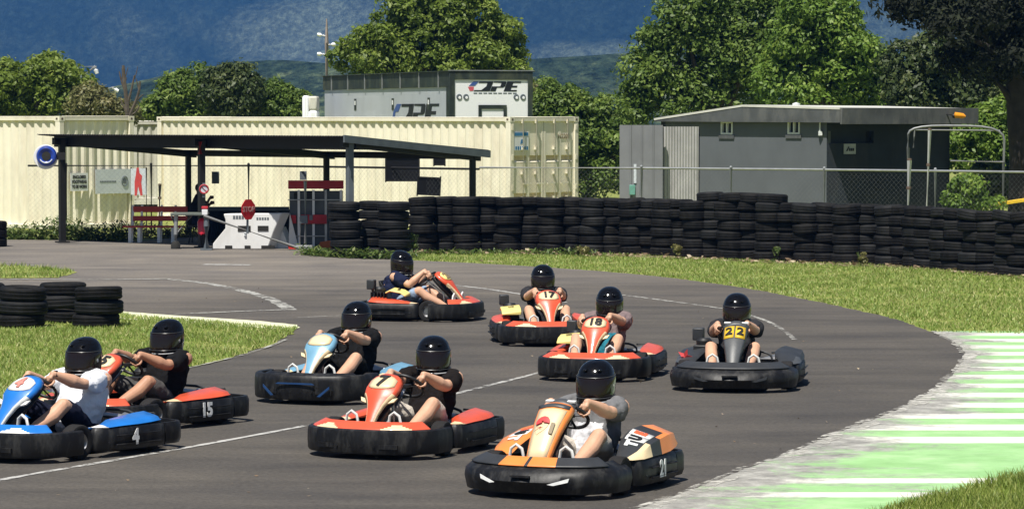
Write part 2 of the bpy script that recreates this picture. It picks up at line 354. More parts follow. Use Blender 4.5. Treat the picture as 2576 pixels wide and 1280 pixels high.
V_ = np.array([v[:2] for v in mb.v]); D_ = np.array([np.sqrt(((E_ - q) ** 2).sum(1)).min() * (.40 + .60 * min(1, max(0, (q[1] - 25.2) / 4.5))) for q in V_]); at_.data.foreach_set('value', D_.astype(np.float32))
struct(ro)
# pale ragged rim where the concrete meets the asphalt
m_rim = worn('worn_concrete_rim', (.56, .54, .48), .52, 9)
ph_ = [random.uniform(0, 6.28) for _ in range(6)]; wv = lambda y, a: sum(math.sin(y * f_ + ph_[q_] + a) for q_, f_ in enumerate((1.3, 2.9, 5.1, 9.7))) / 4
mb = MB(); mb.loft([[Vector((p.x - .05 - .05 * wv(p.y, 0), p.y, .0125)), Vector((p.x + .12 + .10 * wv(p.y, 2), p.y, .0125))] for p in run_e], caps=False, ring_closed=False)
struct(mb.build('runoff_rim', m_rim))
BRG = [(2080, 1330), (2200, 1295), (2290, 1268), (2400, 1238), (2470, 1222), (2600, 1198), (2900, 1150), (3900, 1120), (3900, 1480), (2080, 1480)]
sheet('grass_verge', resample([G(*p) for p in BRG], .1, .03), .016, m_turf)
# ------------------------------------------------------------------ grass blades (nobody could count them)
def inside(poly, X, Y):
    c = np.zeros(len(X), bool); n = len(poly)
    for i in range(n):
        x1, y1 = poly[i]; x2, y2 = poly[i - 1]
        if y1 == y2: continue
        k = ((y1 > Y) != (y2 > Y)) & (X < (x2 - x1) * (Y - y1) / (y2 - y1) + x1); c ^= k
    return c
m_blade = leafmat('grass_blade', (.17, .245, .042), (.265, .37, .075), (.50, .47, .20), .3)
m_blade2 = leafmat('deep_grass_blade', (.13, .20, .03), (.24, .31, .055), (.36, .38, .11), .3)  # deeper green blades for the near right corner
def blades(name, label, poly, dens, h0, h1, wd, mt, z=.0, clump=1.5, wide=0.0):
    p = np.array([(v.x, v.y) for v in poly]); lo, hi = p.min(0), p.max(0); n = int(dens * (hi - lo).prod())
    X = RNG.uniform(lo[0], hi[0], n); Y = RNG.uniform(lo[1], hi[1], n); k = inside(p, X, Y)
    pat = np.sin(X * 2.1 + np.sin(Y * 1.3) * 2) + np.sin(Y * 2.9 + np.sin(X * 1.7) * 2) + RNG.normal(0, .8, n)
    k &= pat > -clump; X, Y, pat = X[k], Y[k], pat[k]; n = len(X)
    a = RNG.uniform(0, 2 * np.pi, n); h = RNG.uniform(h0, h1, n) * (1 + .18 * np.clip(pat, -1, 2)); wdt = wd * RNG.uniform(.6, 1.4, n)
    lx, ly = RNG.normal(0, .5, n) * h, RNG.normal(0, .5, n) * h
    V = np.zeros((n, 3, 3)); V[:, 0] = np.c_[X - np.cos(a) * wdt, Y - np.sin(a) * wdt, np.full(n, z)]; V[:, 1] = np.c_[X + np.cos(a) * wdt, Y + np.sin(a) * wdt, np.full(n, z)]; V[:, 2] = np.c_[X + lx, Y + ly, h + z]
    o = np_mesh(name, V, np.arange(n * 3), mt, n=3); struct(o, 'stuff', label); return o
WALL = [(1040, 634), (1200, 634), (1380, 637), (1600, 642), (1800, 652), (1900, 656), (2100, 664), (2230, 668), (2340, 676), (2450, 686), (2575, 696), (2700, 706), (2850, 716)]
wall_w = [G(*p) for p in WALL]
verge = edge_w + [G(2900, 848)] + wall_w[::-1]
blades('verge_turf', 'short sunlit grass between the track and the long tyre wall', verge, 520, .025, .055, .010, m_blade)
blades('infield_turf', 'short green grass inside the bend on the left', inf_w, 950, .025, .055, .008, m_blade, .01)
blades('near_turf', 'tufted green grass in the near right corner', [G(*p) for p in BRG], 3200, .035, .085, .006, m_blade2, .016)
blades('strip_turf', 'thin strip of grass beside the far arm of the track', [G(*p) for p in [(-500, 668), (60, 670), (190, 684), (150, 700), (-500, 702)]], 300, .03, .09, .010, m_blade, .01, .6)
# leaf litter at the foot of the tyre wall
m_litter = leafmat('dry_leaf', (.13, .085, .05), (.25, .18, .11), (.5, .42, .28), .1)
lit = wall_w + [p + Vector((0, -1.3, 0)) for p in wall_w[::-1]]
m_soil = mat('bare_soil', (.21, .165, .115), .95, .3, 5, .6, 30)
sheet('bare_earth', resample([p + Vector((0, .6, 0)) for p in wall_w] + [p + Vector((0, -.55 - .35 * random.random(), 0)) for p in wall_w[::-1]], .2, .08), .006, m_soil)
def chips(name, label, poly, n, s, mt, z):
    p = np.array([(v.x, v.y) for v in poly]); lo, hi = p.min(0), p.max(0); X = RNG.uniform(lo[0], hi[0], n); Y = RNG.uniform(lo[1], hi[1], n); k = inside(p, X, Y); X, Y = X[k], Y[k]; n = len(X)
    a = RNG.uniform(0, 6.28, n); r = s * RNG.uniform(.4, 1.3, n); t = RNG.normal(0, .5, n); c, q = np.cos(a) * r, np.sin(a) * r
    V = np.stack([np.c_[X - c, Y - q, z + np.abs(t) * r], np.c_[X + q * .5, Y - c * .5, np.full(n, z)], np.c_[X + c, Y + q, z + np.abs(t) * r * .6], np.c_[X - q * .5, Y + c * .5, z + np.abs(t) * r]], 1)
    struct(np_mesh(name, V, np.arange(n * 4), mt), 'stuff', label)
chips('leaf_litter', 'dry brown leaves strewn along the foot of the tyre wall', lit, 9000, .055, m_litter, .02)
chips('fallen_leaves', 'scattered dry leaves along the outer track edge', edge_w + [p + Vector((0, .6, 0)) for p in edge_w[::-1]], 900, .04, m_litter, .03)

chips('track_debris', 'tiny pale leaves and grit lying about on the asphalt', [G(-200, 760), G(1100, 690), G(2300, 850), G(2200, 1050), G(1500, 1290), G(-200, 1290)], 260, .018, m_litter, .008)
# ------------------------------------------------------------------ people
def skinmat(name, c):
    return mat(name, c, .5, .10, 9, .12, 60, spec=.35)
M_SKIN = skinmat('fair_skin', (.60, .345, .225)); M_SKIN2 = skinmat('tanned_skin', (.47, .25, .155)); M_SKIN3 = skinmat('dark_skin', (.12, .06, .04))
m_helm = mat('black_helmet_gloss', (.004, .004, .005), .11, .1, 4, 0, spec=.30)
m_visor = mat('smoked_visor', (.012, .008, .008), .06, .2, 3, 0, spec=.38)
m_glint_pivot = mat('helmet_glint_and_pivot', (.42, .42, .42), .3)
m_vseal = mat('visor_seal_rubber', (.045, .045, .045), .35)
m_collar = mat('black_collar', (.010, .010, .012), .9, .2, 20, .4, 80)
def cloth(name, c, var=.15): return mat(name, c, .92, var, 12, .5, 55, spec=.1)
TEX = bpy.data.textures.new('wrinkles', 'CLOUDS'); TEX.noise_scale = .09; TEX.noise_depth = 2
def fused(mb, name, mats, voxel, smooth=3, wrinkle=0.0):
    o = mb.build(name, mats, smooth=False)
    q = o.modifiers.new('r', 'REMESH'); q.mode = 'VOXEL'; q.voxel_size = voxel; q.use_smooth_shade = True
    if wrinkle:
        q = o.modifiers.new('d', 'DISPLACE'); q.texture = TEX; q.strength = wrinkle; q.texture_coords = 'LOCAL'; q.mid_level = .5
    q = o.modifiers.new('s', 'SMOOTH'); q.factor = .5; q.iterations = smooth
    baked(o); o.data.materials.clear()
    for m in (mats if isinstance(mats, (list, tuple)) else [mats]): o.data.materials.append(m)
    o.data.shade_smooth(); return o
def limb(mb, pts, rs, n=14): mb.tube(pts, rs, n, round_caps=True)
def curve3(a, b, c, k=5): return [a.lerp(b, t).lerp(b.lerp(c, t), t) for t in [i / (k - 1) for i in range(k)]]
def hand(mb, wrist, c, t, rr=.016, side=1, sc=1.0):
    """a palm, four curled fingers and a thumb closed round a rim at c with tangent t"""
    n1 = (wrist - c); n1 = (n1 - t * n1.dot(t)).normalized(); n2 = t.cross(n1) * side
    kn = c + n1 * .038 + n2 * .012
    mb.tube([wrist, wrist.lerp(kn, .35), kn.lerp(wrist, .25), kn], [.024, .030, .036, .030], 12, round_caps=True, squash=(1.25, .75))
    for j, (ln, rd) in enumerate([(.88, .0088), (1.0, .0095), (.95, .0095), (.8, .0085)]):
        off = t * ((j - 1.5) * .0205); base = c + n1 * .046 + off + n2 * .010; ps = [base]
        for a in (28, 75, 125, 170, 205):
            w = R(a * ln); ps.append(c + off + n1 * math.cos(w) * (rr + .016) + n2 * math.sin(w) * (rr + .018))
        mb.tube(ps, [rd * 1.15, rd * 1.1, rd, rd, rd * .92, rd * .85], 8, round_caps=True)
    off = t * -.040; mb.tube([wrist.lerp(kn, .45) + off * .5, c + n1 * .034 + off * .95 - n2 * .012, c + off * .8 + n1 * .004 - n2 * (rr + .018), c + off * .45 - n1 * .018 - n2 * (rr + .010)], [.014, .013, .0115, .0095], 8, round_caps=True)
HEL = [(-.205, .080, -.092, .08), (-.198, .104, -.135, .10), (-.160, .120, -.168, .118), (-.095, .131, -.178, .134), (-.02, .136, -.164, .150), (.04, .136, -.150, .158), (.085, .127, -.130, .154), (.122, .107, -.098, .138), (.147, .077, -.060, .112), (.160, .042, -.020, .078), (.163, .012, .012, .045)]
def hel_ring(z, hw, yf, yb, n=32, off=0.0):
    out = []
    for j in range(n):
        w = 2 * math.pi * j / n; c, q = math.cos(w), math.sin(w); e = 2 / 2.25
        x = math.copysign(abs(q) ** e, q) * (hw + off); cc = math.copysign(abs(c) ** e, c)   # w=0 is the front
        yc = (yf + yb) / 2; hl = (yb - yf) / 2 + off; out.append(Vector((x, yc - cc * hl, z)))
    return out
def hel_at(z):
    for a, b in zip(HEL, HEL[1:]):
        if a[0] <= z <= b[0]: t = (z - a[0]) / (b[0] - a[0]); return [a[i] + (b[i] - a[i]) * t for i in range(4)]
def make_helmet(parent, c, rot):
    M = Matrix.Translation(c + Vector((0, 0, -.012))) @ rot.to_matrix().to_4x4() @ Matrix.Diagonal((1.08, 1.06, 1.08, 1))
    mb = MB(); mb.loft([hel_ring(*h) for h in HEL], caps=True)
    # ridge at the crown, chin vent and cheek vents
    mb.loft([[Vector((x * wd, y, z + h * (1 - x * x))) for x in (-1, -.5, 0, .5, 1)] for y, z, h, wd in ((-.05, .150, .004, .02), (.02, .160, .010, .03), (.08, .145, .014, .04), (.14, .10, .016, .04), (.165, .06, .012, .03))], ring_closed=False, caps=False)
    for s in (-1, 1): mb.sphere((s * .050, -.095, .112), (.020, .030, .012), 10, 6); mb.sphere((s * .112, -.075, -.10), (.018, .035, .016), 10, 6)
    mb.sphere((0, -.176, -.115), (.040, .012, .018), 12, 6)
    o = mb.build('helmet', [m_helm], parent, sub=1); o.data.transform(M)
    mb = MB(); n = 32; rows = []
    for z in (-.072, -.035, 0, .03, .060):
        rg = hel_ring(*hel_at(z), off=.004); rows.append([rg[j % n] for j in range(-9, 10)])
    mb.loft(rows, caps=False, ring_closed=False); v = mb.build('visor', [m_visor], o, solid=.004, sub=1); v.data.transform(M)
    mb = MB(); rg = hel_ring(*hel_at(-.105), off=.003); mb.tube([rg[j % n] for j in range(-2, 9)], .0050, 6)  # silver tube stands in for the highlight along the chin edge
    for s in (-1, 1): mb.lathe([(.0, .0), (.014, .0), (.014, .010), (.0, .012)], 12, (s * .128, -.03, -.01), axis='x')
    t = mb.build('chin_glint_and_pivots', [m_glint_pivot], o); t.data.transform(M)
    mb = MB()
    for z_ in (.064, -.077):
        rg = hel_ring(*hel_at(z_), off=.003); mb.tube([rg[j % n] + Vector((0, 0, -.006 * (j / 9) ** 2)) for j in range(-9, 10)], .0030, 5)
    g_ = mb.build('visor_seal', [m_vseal], o); g_.data.transform(M)
    mb = MB(); ring = [Vector((.095 * math.sin(a), .02 - .10 * math.cos(a), -.188)) for a in [2 * math.pi * i / 20 for i in range(20)]]
    mb.tube(ring, .034, 10, closed=True); k = mb.build('neck_collar', [m_collar], o); k.data.transform(M)
    return o
def make_driver(label, kart, sx, a, wheel, cfg):
    """a seated driver in kart coordinates (forward is -Y)"""
    lean = cfg.get('lean', 0.0); fw = cfg.get('fwd', 0.0); big = cfg.get('big', 1.0) * 1.10
    V = Vector; pel, chest, neck = V((0, .30, .20)), V((lean * .45, .41 - fw * .5, .45)), V((lean * .9, .425 - fw, .62))
    hc = V((lean, .385 - fw, .765)); sk = cfg.get('skin', M_SKIN)
    wc, wr, wX, wU = wheel
    body, shirt, shorts = MB(), MB(), MB(); extras = []
    limb(body, [pel, chest, V((lean * .8, .42 - fw, .58))], [.13 * big, .145 * big, .10], 16); limb(body, [neck - V((0, 0, .06)), hc - V((0, 0, .03))], [.06, .055])
    body.sphere(hc, (.075, .09, .115))
    ph = cfg.get('steer', 0.0); hands = []
    for s in (-1, 1):
        sh = V((s * .195 + lean * .8, .42 - fw, .575)); g = R(22) if s > 0 else R(158); g += R(ph)
        c = wc + wX * math.cos(g) * wr + wU * math.sin(g) * wr; t = (wX * -math.sin(g) + wU * math.cos(g)).normalized()
        wn = wX.cross(wU).normalized()
        if wn.y < 0: wn = -wn
        wrist = c + wn * .075 + V((s * .012, 0, .012)); mid = (sh + wrist) / 2; d = (wrist - sh); L_ = d.length; need = .285
        hgt = math.sqrt(max(.0009, need ** 2 - (L_ / 2) ** 2)); out = V((s * .62, .15, cfg.get('elbow', -.95))); out = (out - d * out.dot(d) / d.length_squared).normalized()
        el = mid + out * hgt
        limb(body, [sh, sh.lerp(el, .45), el], [.062 * big, .058 * big, .047]); limb(body, [el, el.lerp(wrist, .3), wrist], [.047, .050 * big, .030])
        hand(body, wrist, c, t, .014, s); hands.append((el, wrist))
        slv = sh.lerp(el, cfg.get('sleeve', .60))
        limb(shirt, [sh + V((-s * .05, 0, .005)), sh.lerp(slv, .5), slv], [.078 * big, .082 * big, .080 * big])
        hip, kn = V((s * .10, .25, .19)), V((s * cfg.get('knee', .228), -.09, cfg.get('kneez', .40))); an = V((s * .17, -.50, .155))
        limb(body, [hip, hip.lerp(kn, .5), kn], [.092, .082, .062]); limb(body, [kn, kn.lerp(an, .3) + V((0, .020, -.012)), kn.lerp(an, .65), an], [.060, .066, .050, .038])
        body.tube([an, an + V((0, -.06, -.01)), an + V((0, -.14, .03))], [.036, .036, .028], 10, round_caps=True)
        hem = hip.lerp(kn, cfg.get('hem', .80)); limb(shorts, [hip, hip.lerp(hem, .6), hem], [.105, .098, .090])
        sb = MB(); sb.tube([an + V((0, .045, -.035)), an + V((0, -.02, -.02)), an + V((0, -.11, .005)), an + V((0, -.20, .055))], [.036, .044, .043, .030], 12, round_caps=True, squash=(1.0, 1.0)); extras.append(sb)
    limb(shirt, [V((0, .28, .24)), V((lean * .3, .36 - fw * .3, .38)), V((lean * .7, .41 - fw * .8, .52)), V((lean * .9, .42 - fw, .585))], [.168 * big, .178 * big, .17 * big, .10], 18)
    limb(shirt, [V((-.15 + lean * .8, .415 - fw, .555)), V((lean * .8, .415 - fw, .565)), V((.15 + lean * .8, .415 - fw, .555))], [.078, .088, .078])
    limb(shorts, [V((-.07, .31, .19)), V((.07, .31, .19))], [.125, .125])
    M = kart.matrix_world @ Matrix.Translation((cfg.get('seat_x', 0), 0, 0))
    o = fused(body, 'person', [sk], .0065, 3); tag(o, label, 'person', 'kart drivers')
    t = fused(shirt, 'shirt', [cfg['shirt']], .011, 2, .046); t.parent = o
    if cfg.get('front'):
        t.data.materials.append(cfg['front'])
        for p_ in t.data.polygons:
            if p_.normal.y < -.15 and .18 < p_.center.z < cfg.get('front_z', .47) and abs(p_.center.x - lean * .5) < .125: p_.material_index = 1
    q = fused(shorts, 'shorts', [cfg['shorts']], .012, 2, .036); q.parent = o
    for sb in extras:
        e = fused(sb, 'shoe', [cfg.get('shoe', mat('dark_shoe', (.02, .02, .022), .7))], .009, 2); e.parent = o
    if cfg.get('watch'):
        el, wr_ = hands[1]; d = (wr_ - el).normalized(); mb = MB(); p = wr_ - d * .03; mb.tube([p - d * .016, p + d * .016], [.034, .034], 14)
        mb.lathe([(0, .0), (.019, .0), (.017, .008), (0, .009)], 14, p + Vector((0, 0, .032))); mb.build('wristwatch', [mat('watch_strap', cfg['watch'], .4)], o)
    make_helmet(o, hc, Euler((R(cfg.get('nod', 6)), 0, R(cfg.get('yaw', 0)))))
    o.matrix_world = M.copy(); return o, hc
# ------------------------------------------------------------------ karts
m_black = mat('black_bumper_plastic', (.0075, .0075, .0085), .46, .35, 7, .12, 30, spec=.30, dirt=(.075, .073, .068), dirt_amt=.5, dscale=11)
m_grey_pl = mat('grey_kart_plastic', (.060, .064, .068), .45, .2, 8, .1, 40)
m_dkgrey = mat('dark_grey_plastic', (.028, .030, .033), .5, .2, 8, .1, 40)
m_tyre = mat('kart_tyre_rubber', (.018, .017, .017), .85, .25, 20, .3, 60, spec=.25)
m_rim_a = mat('rim_alloy', (.35, .35, .36), .35, metal=.9)
m_steel = mat('bright_steel', (.55, .55, .55), .3, metal=.8)
m_frame = mat('black_tube_steel', (.015, .015, .016), .45)
m_cream_p = mat('cream_plastic', (.76, .60, .36), .4, .08, 6, coat=.3)
m_white_p = mat('white_plastic', (.78, .77, .73), .4, .06)
m_red = mat('red_kart_plastic', (.70, .095, .038), .38, .12, 5, .05, 30, coat=.35, dirt=(.30, .10, .06), dirt_amt=.4)
m_orange = mat('orange_kart_plastic', (.84, .25, .05), .38, .10, 5, .05, 30, coat=.35, dirt=(.45, .2, .08), dirt_amt=.35)
m_blue = mat('blue_kart_plastic', (.015, .17, .56), .36, .12, 5, .05, 30, coat=.35)
m_lblue = mat('pale_blue_kart_plastic', (.17, .36, .50), .36, .12, 5, .05, 30, coat=.3)
m_yel = mat('yellow_sticker', (.80, .50, .03), .5, .06)
m_lyel = mat('pale_yellow_sticker', (.80, .66, .22), .5, .08)
m_ink = mat('black_ink', (.012, .012, .012), .5); m_inkbr = mat('faded_ink', (.22, .17, .10), .6); m_redink = mat('red_ink', (.60, .06, .06), .5, .1); m_pinkink = mat('faded_red_ink', (.70, .22, .18), .55)
m_wink = mat('white_ink', (.80, .80, .78), .5, .1, 30); m_oran_ink = mat('orange_red_ink', (.72, .13, .05), .5)
def bpath(pts, k=4):
    """round the corners of an open plan path"""
    pts = [Vector(p) for p in pts]; out = [pts[0]]
    for a, b, c in zip(pts, pts[1:], pts[2:]):
        p, q = b.lerp(a, .38), b.lerp(c, .38); out += [p.lerp(b, t).lerp(b.lerp(q, t), t) for t in [i / k for i in range(k + 1)]]
    return out + [pts[-1]]
def plan_sweep(mb, path, prof, m=0, mfun=None, caps=True, ring_closed=True, side=1):
    """sweep a profile (outward, z) along a plan path"""
    rings = []; n = len(path)
    for i, p in enumerate(path):
        t = (path[min(i + 1, n - 1)] - path[max(i - 1, 0)]).normalized(); o = Vector((t.y, -t.x, 0)) * side
        rings.append([Vector((p.x, p.y, 0)) + o * u + Vector((0, 0, z)) for u, z in (prof(i / (n - 1)) if callable(prof) else prof)])
    mb.loft(rings, caps=caps, ring_closed=ring_closed, m=m, mfun=mfun); return rings
NOSE = [(-.632, -.36), (-.632, -.66), (-.49, -.85), (-.23, -.950), (0, -.965), (.23, -.950), (.49, -.85), (.632, -.66), (.632, -.36)]
def make_kart(name, label, loc, rz, k):
    t = thing(name, label, 'go-kart', loc, rz, 'go-karts on the bend'); bpy.context.view_layer.update()
    col, edge = k['col'], k.get('edge', m_cream_p); style = k.get('style', 'old')
    # front bumper
    nose = bpath([Vector((x, y, 0)) for x, y in NOSE], 12); top = .245 if style == 'old' else .225
    if style == 'new':   # a lower nose with a pointed middle
        def prof(u): 
            b = max(0, 1 - abs(u - .5) / .34); return [(-.05, .045), (.0, .045), (.010 + .025 * b, .09), (.020 + .055 * b, .135), (.010 + .025 * b, .195), (-.03, .225), (-.12, .262), (-.13, .235), (-.07, .18)]
    else:
        prof = [(-.05, .045), (0, .045), (.010, .06), (.014, .13), (.012, .20), (.004, .235), (-.018, .246), (-.06, .242), (-.07, .20), (-.055, .10)]
    mb = MB(); plan_sweep(mb, nose, prof)
    if style != 'new':
        for s in (-1, 1): mb.box((s * .30, -.932, .11), (.17, .03, .035), (0, 0, s * .20))
        for x in (-.18, -.06, .06, .18): mb.lathe([(0, 0), (.012, 0), (.010, .006), (0, .008)], 8, (x, -.978, .115), axis='y')
    if k.get('stripes'): mb.v = [(x, y, z if z < .06 else .045 + (z - .045) * 1.22) for x, y, z in mb.v]
    if style == 'new': mb.box((0, -1.03, .175), (.16, .03, .014))
    fb = mb.build('front_bumper', [m_black], t, angle=50)
    if style == 'new':
        for s in (-1, 1): mb = MB(); mb.prism([(0, 0), (.17, .045), (.16, .015), (.05, -.008)], (s * .22, -1.018, .125), (s * .90, .42, 0), (0, .15, 1), (0, -.008, 0)); mb.build('bumper_flash', [m_wink if k['col'] is m_orange else m_dkgrey], fb)
    elif k.get('stripes'):
        mb = MB()
        for s in (-1, 1): mb.prism([(0, 0), (.13, .10), (.13, .075), (.03, -.005)], (s * .25, -.975, .09), (s * .97, .2, 0), (0, 0, 1), (0, -.012, 0))
        mb.prism([(-.22, .20), (.22, .20), (.19, .215), (-.19, .215)], (0, -.993, 0), (1, 0, 0), (0, 0, 1), (0, .01, 0)); mb.build('bumper_stripe', [k['stripes']], fb)
    # coloured fairing inside the bumper rim, with pale corner patches
    def corner(i, j):
        u0_ = abs(i / (len(nose) - 2) - .5)
        if style == 'new': return 1 if u0_ < .012 or u0_ > .15 else 0
        u = abs(i / (len(nose) - 2) - .5); return 1 if .135 + .022 * j < u < .30 - .022 * j and j < 4 else 0
    mb = MB(); plan_sweep(mb, nose[8:-8], lambda u: [(-.035, .243), (-.050, .252), (-.066, .260), (-.082, .268), (-.105, .279), (-.15, .30), (-.20, .285)], mfun=lambda i, j: corner(i + 8, j), caps=False, ring_closed=False)
    mb.build('front_fairing', [k.get('fair', col if style == 'old' else m_dkgrey), edge], t, solid=.008)
    # steering fairing
    sec = [(0, .036), (.10, .044), (.25, .058), (.40, .085), (.52, .122), (.60, .160), (.72, .174), (.86, .166), (.95, .138), (1.0, .10)] if style == 'old' else [(0, .10), (.12, .105), (.3, .116), (.5, .13), (.7, .142), (.86, .152), (.95, .148), (1.0, .13)] if col is m_orange else [(0, .058), (.12, .066), (.3, .082), (.5, .104), (.7, .122), (.86, .130), (.95, .120), (1.0, .085)]
    A, B = (Vector((0, -.74, .225)), Vector((0, -.30, .635))); D = (B - A); dn = D.normalized(); nn = Vector((0, -dn.z, dn.y)); nn = nn if nn.z > 0 else -nn
    def surf(s_, x, off):
        for (a0, w0), (a1, w1) in zip(sec, sec[1:]):
            if a0 <= s_ <= a1: hw = w0 + (w1 - w0) * (s_ - a0) / (a1 - a0); break
        return A + D * s_ + Vector((x, 0, 0)) + nn * (.035 * math.sin(math.pi * s_) + hw * .30 * max(0, 1 - (x / hw) ** 2) + off)
    us = (-1, -.86, -.8, -.4, 0, .4, .8, .86, 1); rings = []
    for s_, hw in sec:
        c = A + D * s_ + nn * .035 * math.sin(math.pi * s_); rings.append([c + Vector((u * hw, 0, 0)) + nn * (hw * .30 * (1 - u * u) - (.022 if abs(u) == 1 else 0)) for u in us])
    def pm(i, j): return 1 if (j in (0, 1, 6, 7) and i < 5) else 0
    mb = MB(); mb.loft(rings, caps=False, ring_closed=False, mfun=pm if style == 'old' else None)
    if style == 'old':
        for sx_ in (-1, 1): mb.prism([(0, 0), (.055, .02), (.075, .065), (.03, .05)], A + D * .46 + Vector((sx_ * .105, 0, 0)) + nn * .01, (sx_, 0, 0), dn, nn * .012, m=1)
    nf = mb.build('nose_fairing', [k.get('panel', col), edge], t, solid=.010, angle=60)
    # number plate on the fairing
    pc = surf(.775, 0, .004); mb = MB(); num = k.get('num')
    if style == 'old':
        pl = []
        for q in range(-3, 4):
            u = q / 3; hv = .150 * math.sqrt(max(.12, 1 - .8 * u * u)); pl.append([surf(.785 + v * hv, u * .128, .005) for v in (-1, -.5, 0, .5, 1)])
        mb.loft(pl, caps=False, ring_closed=False); np_ = mb.build('number_plate', [k.get('plate', m_cream_p)], nf, solid=.004)
        if num: wrap_text(num, k.get('numsize', .16), lambda u, v, h: surf(min(1, .785 + v / D.length), u, .010 + h), k.get('numink', m_ink), np_, .006)
    elif col is m_orange:
        pl = []
        for s_ in (.02, .2, .4, .6, .78, .86): pl.append([surf(s_, u * (.076 + .048 * s_), .005) for u in (-1, -.6, -.3, 0, .3, .6, 1)])
        mb.loft(pl, caps=False, ring_closed=False); np_ = mb.build('number_plate', [k['plate']], nf, solid=.004)
        wrap_text(num[0], .21, lambda u, v, h: surf(.53 + v / D.length, u - .025, .013 + h), m_redink, np_, .014); wrap_text(num[1], .13, lambda u, v, h: surf(.50 + v / D.length, u + .062, .013 + h), m_inkbr, np_, .008)
        pl = [[surf(s_, u * .125, .005) for u in (-1, -.6, -.3, 0, .3, .6, 1)] for s_ in (.89, .93, .965)]
        mb = MB(); mb.loft(pl, caps=False, ring_closed=False); mb.build('fairing_screen', [m_grey_pl], nf, solid=.004)
    else:
        for dx, ch in ((-.058, num[0]), (.058, num[1])):
            st_ = MB(); st_.loft([[surf(.775 + v * .15, dx + u * .050, .005) for u in (-1, 0, 1)] for v in (-1, -.3, .3, 1)], caps=False, ring_closed=False); so_ = st_.build('number_sticker', [m_yel], nf, solid=.004)
            wrap_text(ch, .15, lambda u, v, h: surf(.775 + v / D.length, u + dx, .011 + h), m_ink, so_, .004)
    if style == 'new':
        mb = MB(); mb.loft([[Vector((u * w_, y, z - .05 * u * u - dz)) for u in (-1, -.6, -.2, .2, .6, 1)] for y, z, w_, dz in ((-.305, .645, .12, .012), (-.27, .675, .135, 0), (-.22, .685, .13, 0), (-.18, .67, .11, .01))], caps=False, ring_closed=False); ds = mb.build('dash_cowl', [m_grey_pl], t, solid=.012)
        for s in (-1, 1): mb = MB(); mb.obox((s * .09 - .035, -.262, .652), (.07, 0, 0), (0, .035, .008), (0, -.004, .012)); mb.build('cowl_sticker', [m_wink], ds)
    # black scuttle behind the fairing
    mb = MB(); mb.loft([[A + D * s_ - nn * .05 + Vector((u * hw * .8, 0, 0)) - nn * (.05 if abs(u) < 1 else 0) for u in (-1, -.5, .5, 1)] for s_, hw in sec], caps=False, ring_closed=False); mb.build('fairing_bracket', [m_frame], t, solid=.008)
    # side pods
    for s in (-1, 1):
        path = [Vector((s * x, y, 0)) for x, y in ((.56, -.19), (.60, -.185), (.635, -.13), (.650, 0), (.656, .25), (.650, .45), (.635, .58))]
        path = bpath(path, 3); pr = [(-.03, .05), (0, .05), (.014, .08), (.016, .16), (.006, .225), (-.02, .248), (-.05, .24), (-.045, .12)]
        mb = MB(); plan_sweep(mb, path, pr, side=1 if s > 0 else -1)
        rib = [Vector((s * .680, y, .10)) for y in (-.02, .50)]; mb.bar(*rib, .010, 6); mb.bar(rib[0] + Vector((0, .0, .075)), rib[1] + Vector((0, 0, .075)), .008, 6)
        sb = mb.build('side_bumper', [m_black], t, angle=50)
        if k.get('side') and s == k.get('side_s', 1):
            text(k['side'], .17, (s * .6865, .20, .148), (0, s, 0), (0, 0, 1), m_wink, 'number', sb, .008, 0, .002, .85)
        # coloured pod top
        rings = []
        if style == 'old': secs = ((-.17, .245, .585, .25, .50, .25), (-.07, .245, .632, .27, .50, .268), (.08, .25, .638, .30, .43, .30), (.28, .25, .638, .32, .41, .322), (.43, .255, .634, .332, .41, .34), (.54, .262, .625, .335, .42, .348), (.57, .262, .61, .30, .44, .33))
        else: secs = ((-.22, .245, .585, .255, .44, .25), (-.10, .245, .634, .30, .42, .32), (.06, .25, .640, .35, .38, .385), (.26, .25, .640, .375, .36, .43), (.42, .26, .645, .395, .38, .445), (.57, .28, .635, .395, .42, .44), (.64, .30, .62, .35, .46, .40))
        if style == 'new' and col is not m_orange: secs = tuple((y, z0, x1, z0 + (z1 - z0) * .55, x2, z0 + (z2 - z0) * .6) for y, z0, x1, z1, x2, z2 in secs)
        if style == 'old': secs = tuple((y, z0, x1, z0 + (z1 - z0) * .55, x2, z0 + (z2 - z0) * .75) for y, z0, x1, z1, x2, z2 in secs)
        for y, z0, x1, z1, x2, z2 in secs: rings.append([Vector((s * (x1 + .012), y, z0)), Vector((s * (x1 - .01), y, z1 - .012)), Vector((s * (x1 - .05), y, z1)), Vector((s * (x2 + .03), y, z2)), Vector((s * x2, y, z2 - .02)), Vector((s * x2, y, z0))])
        mf = (lambda i, j: 1 if i == 0 else 0) if style == 'old' else (lambda i, j: 2 if (i < 2 and j < 2) else (0 if (i >= 3 and j in (0, 1) or i >= 4) else 1))
        if style == 'new' and s < 0 and col is m_orange: mf = lambda i, j: 1 if j >= 4 else 0
        mb = MB(); mb.loft(rings, mfun=mf); pd = mb.build('side_pod', [k.get('pod', col), edge if style == 'old' else m_dkgrey, k.get('pod_tip', m_dkgrey)], t, angle=45)
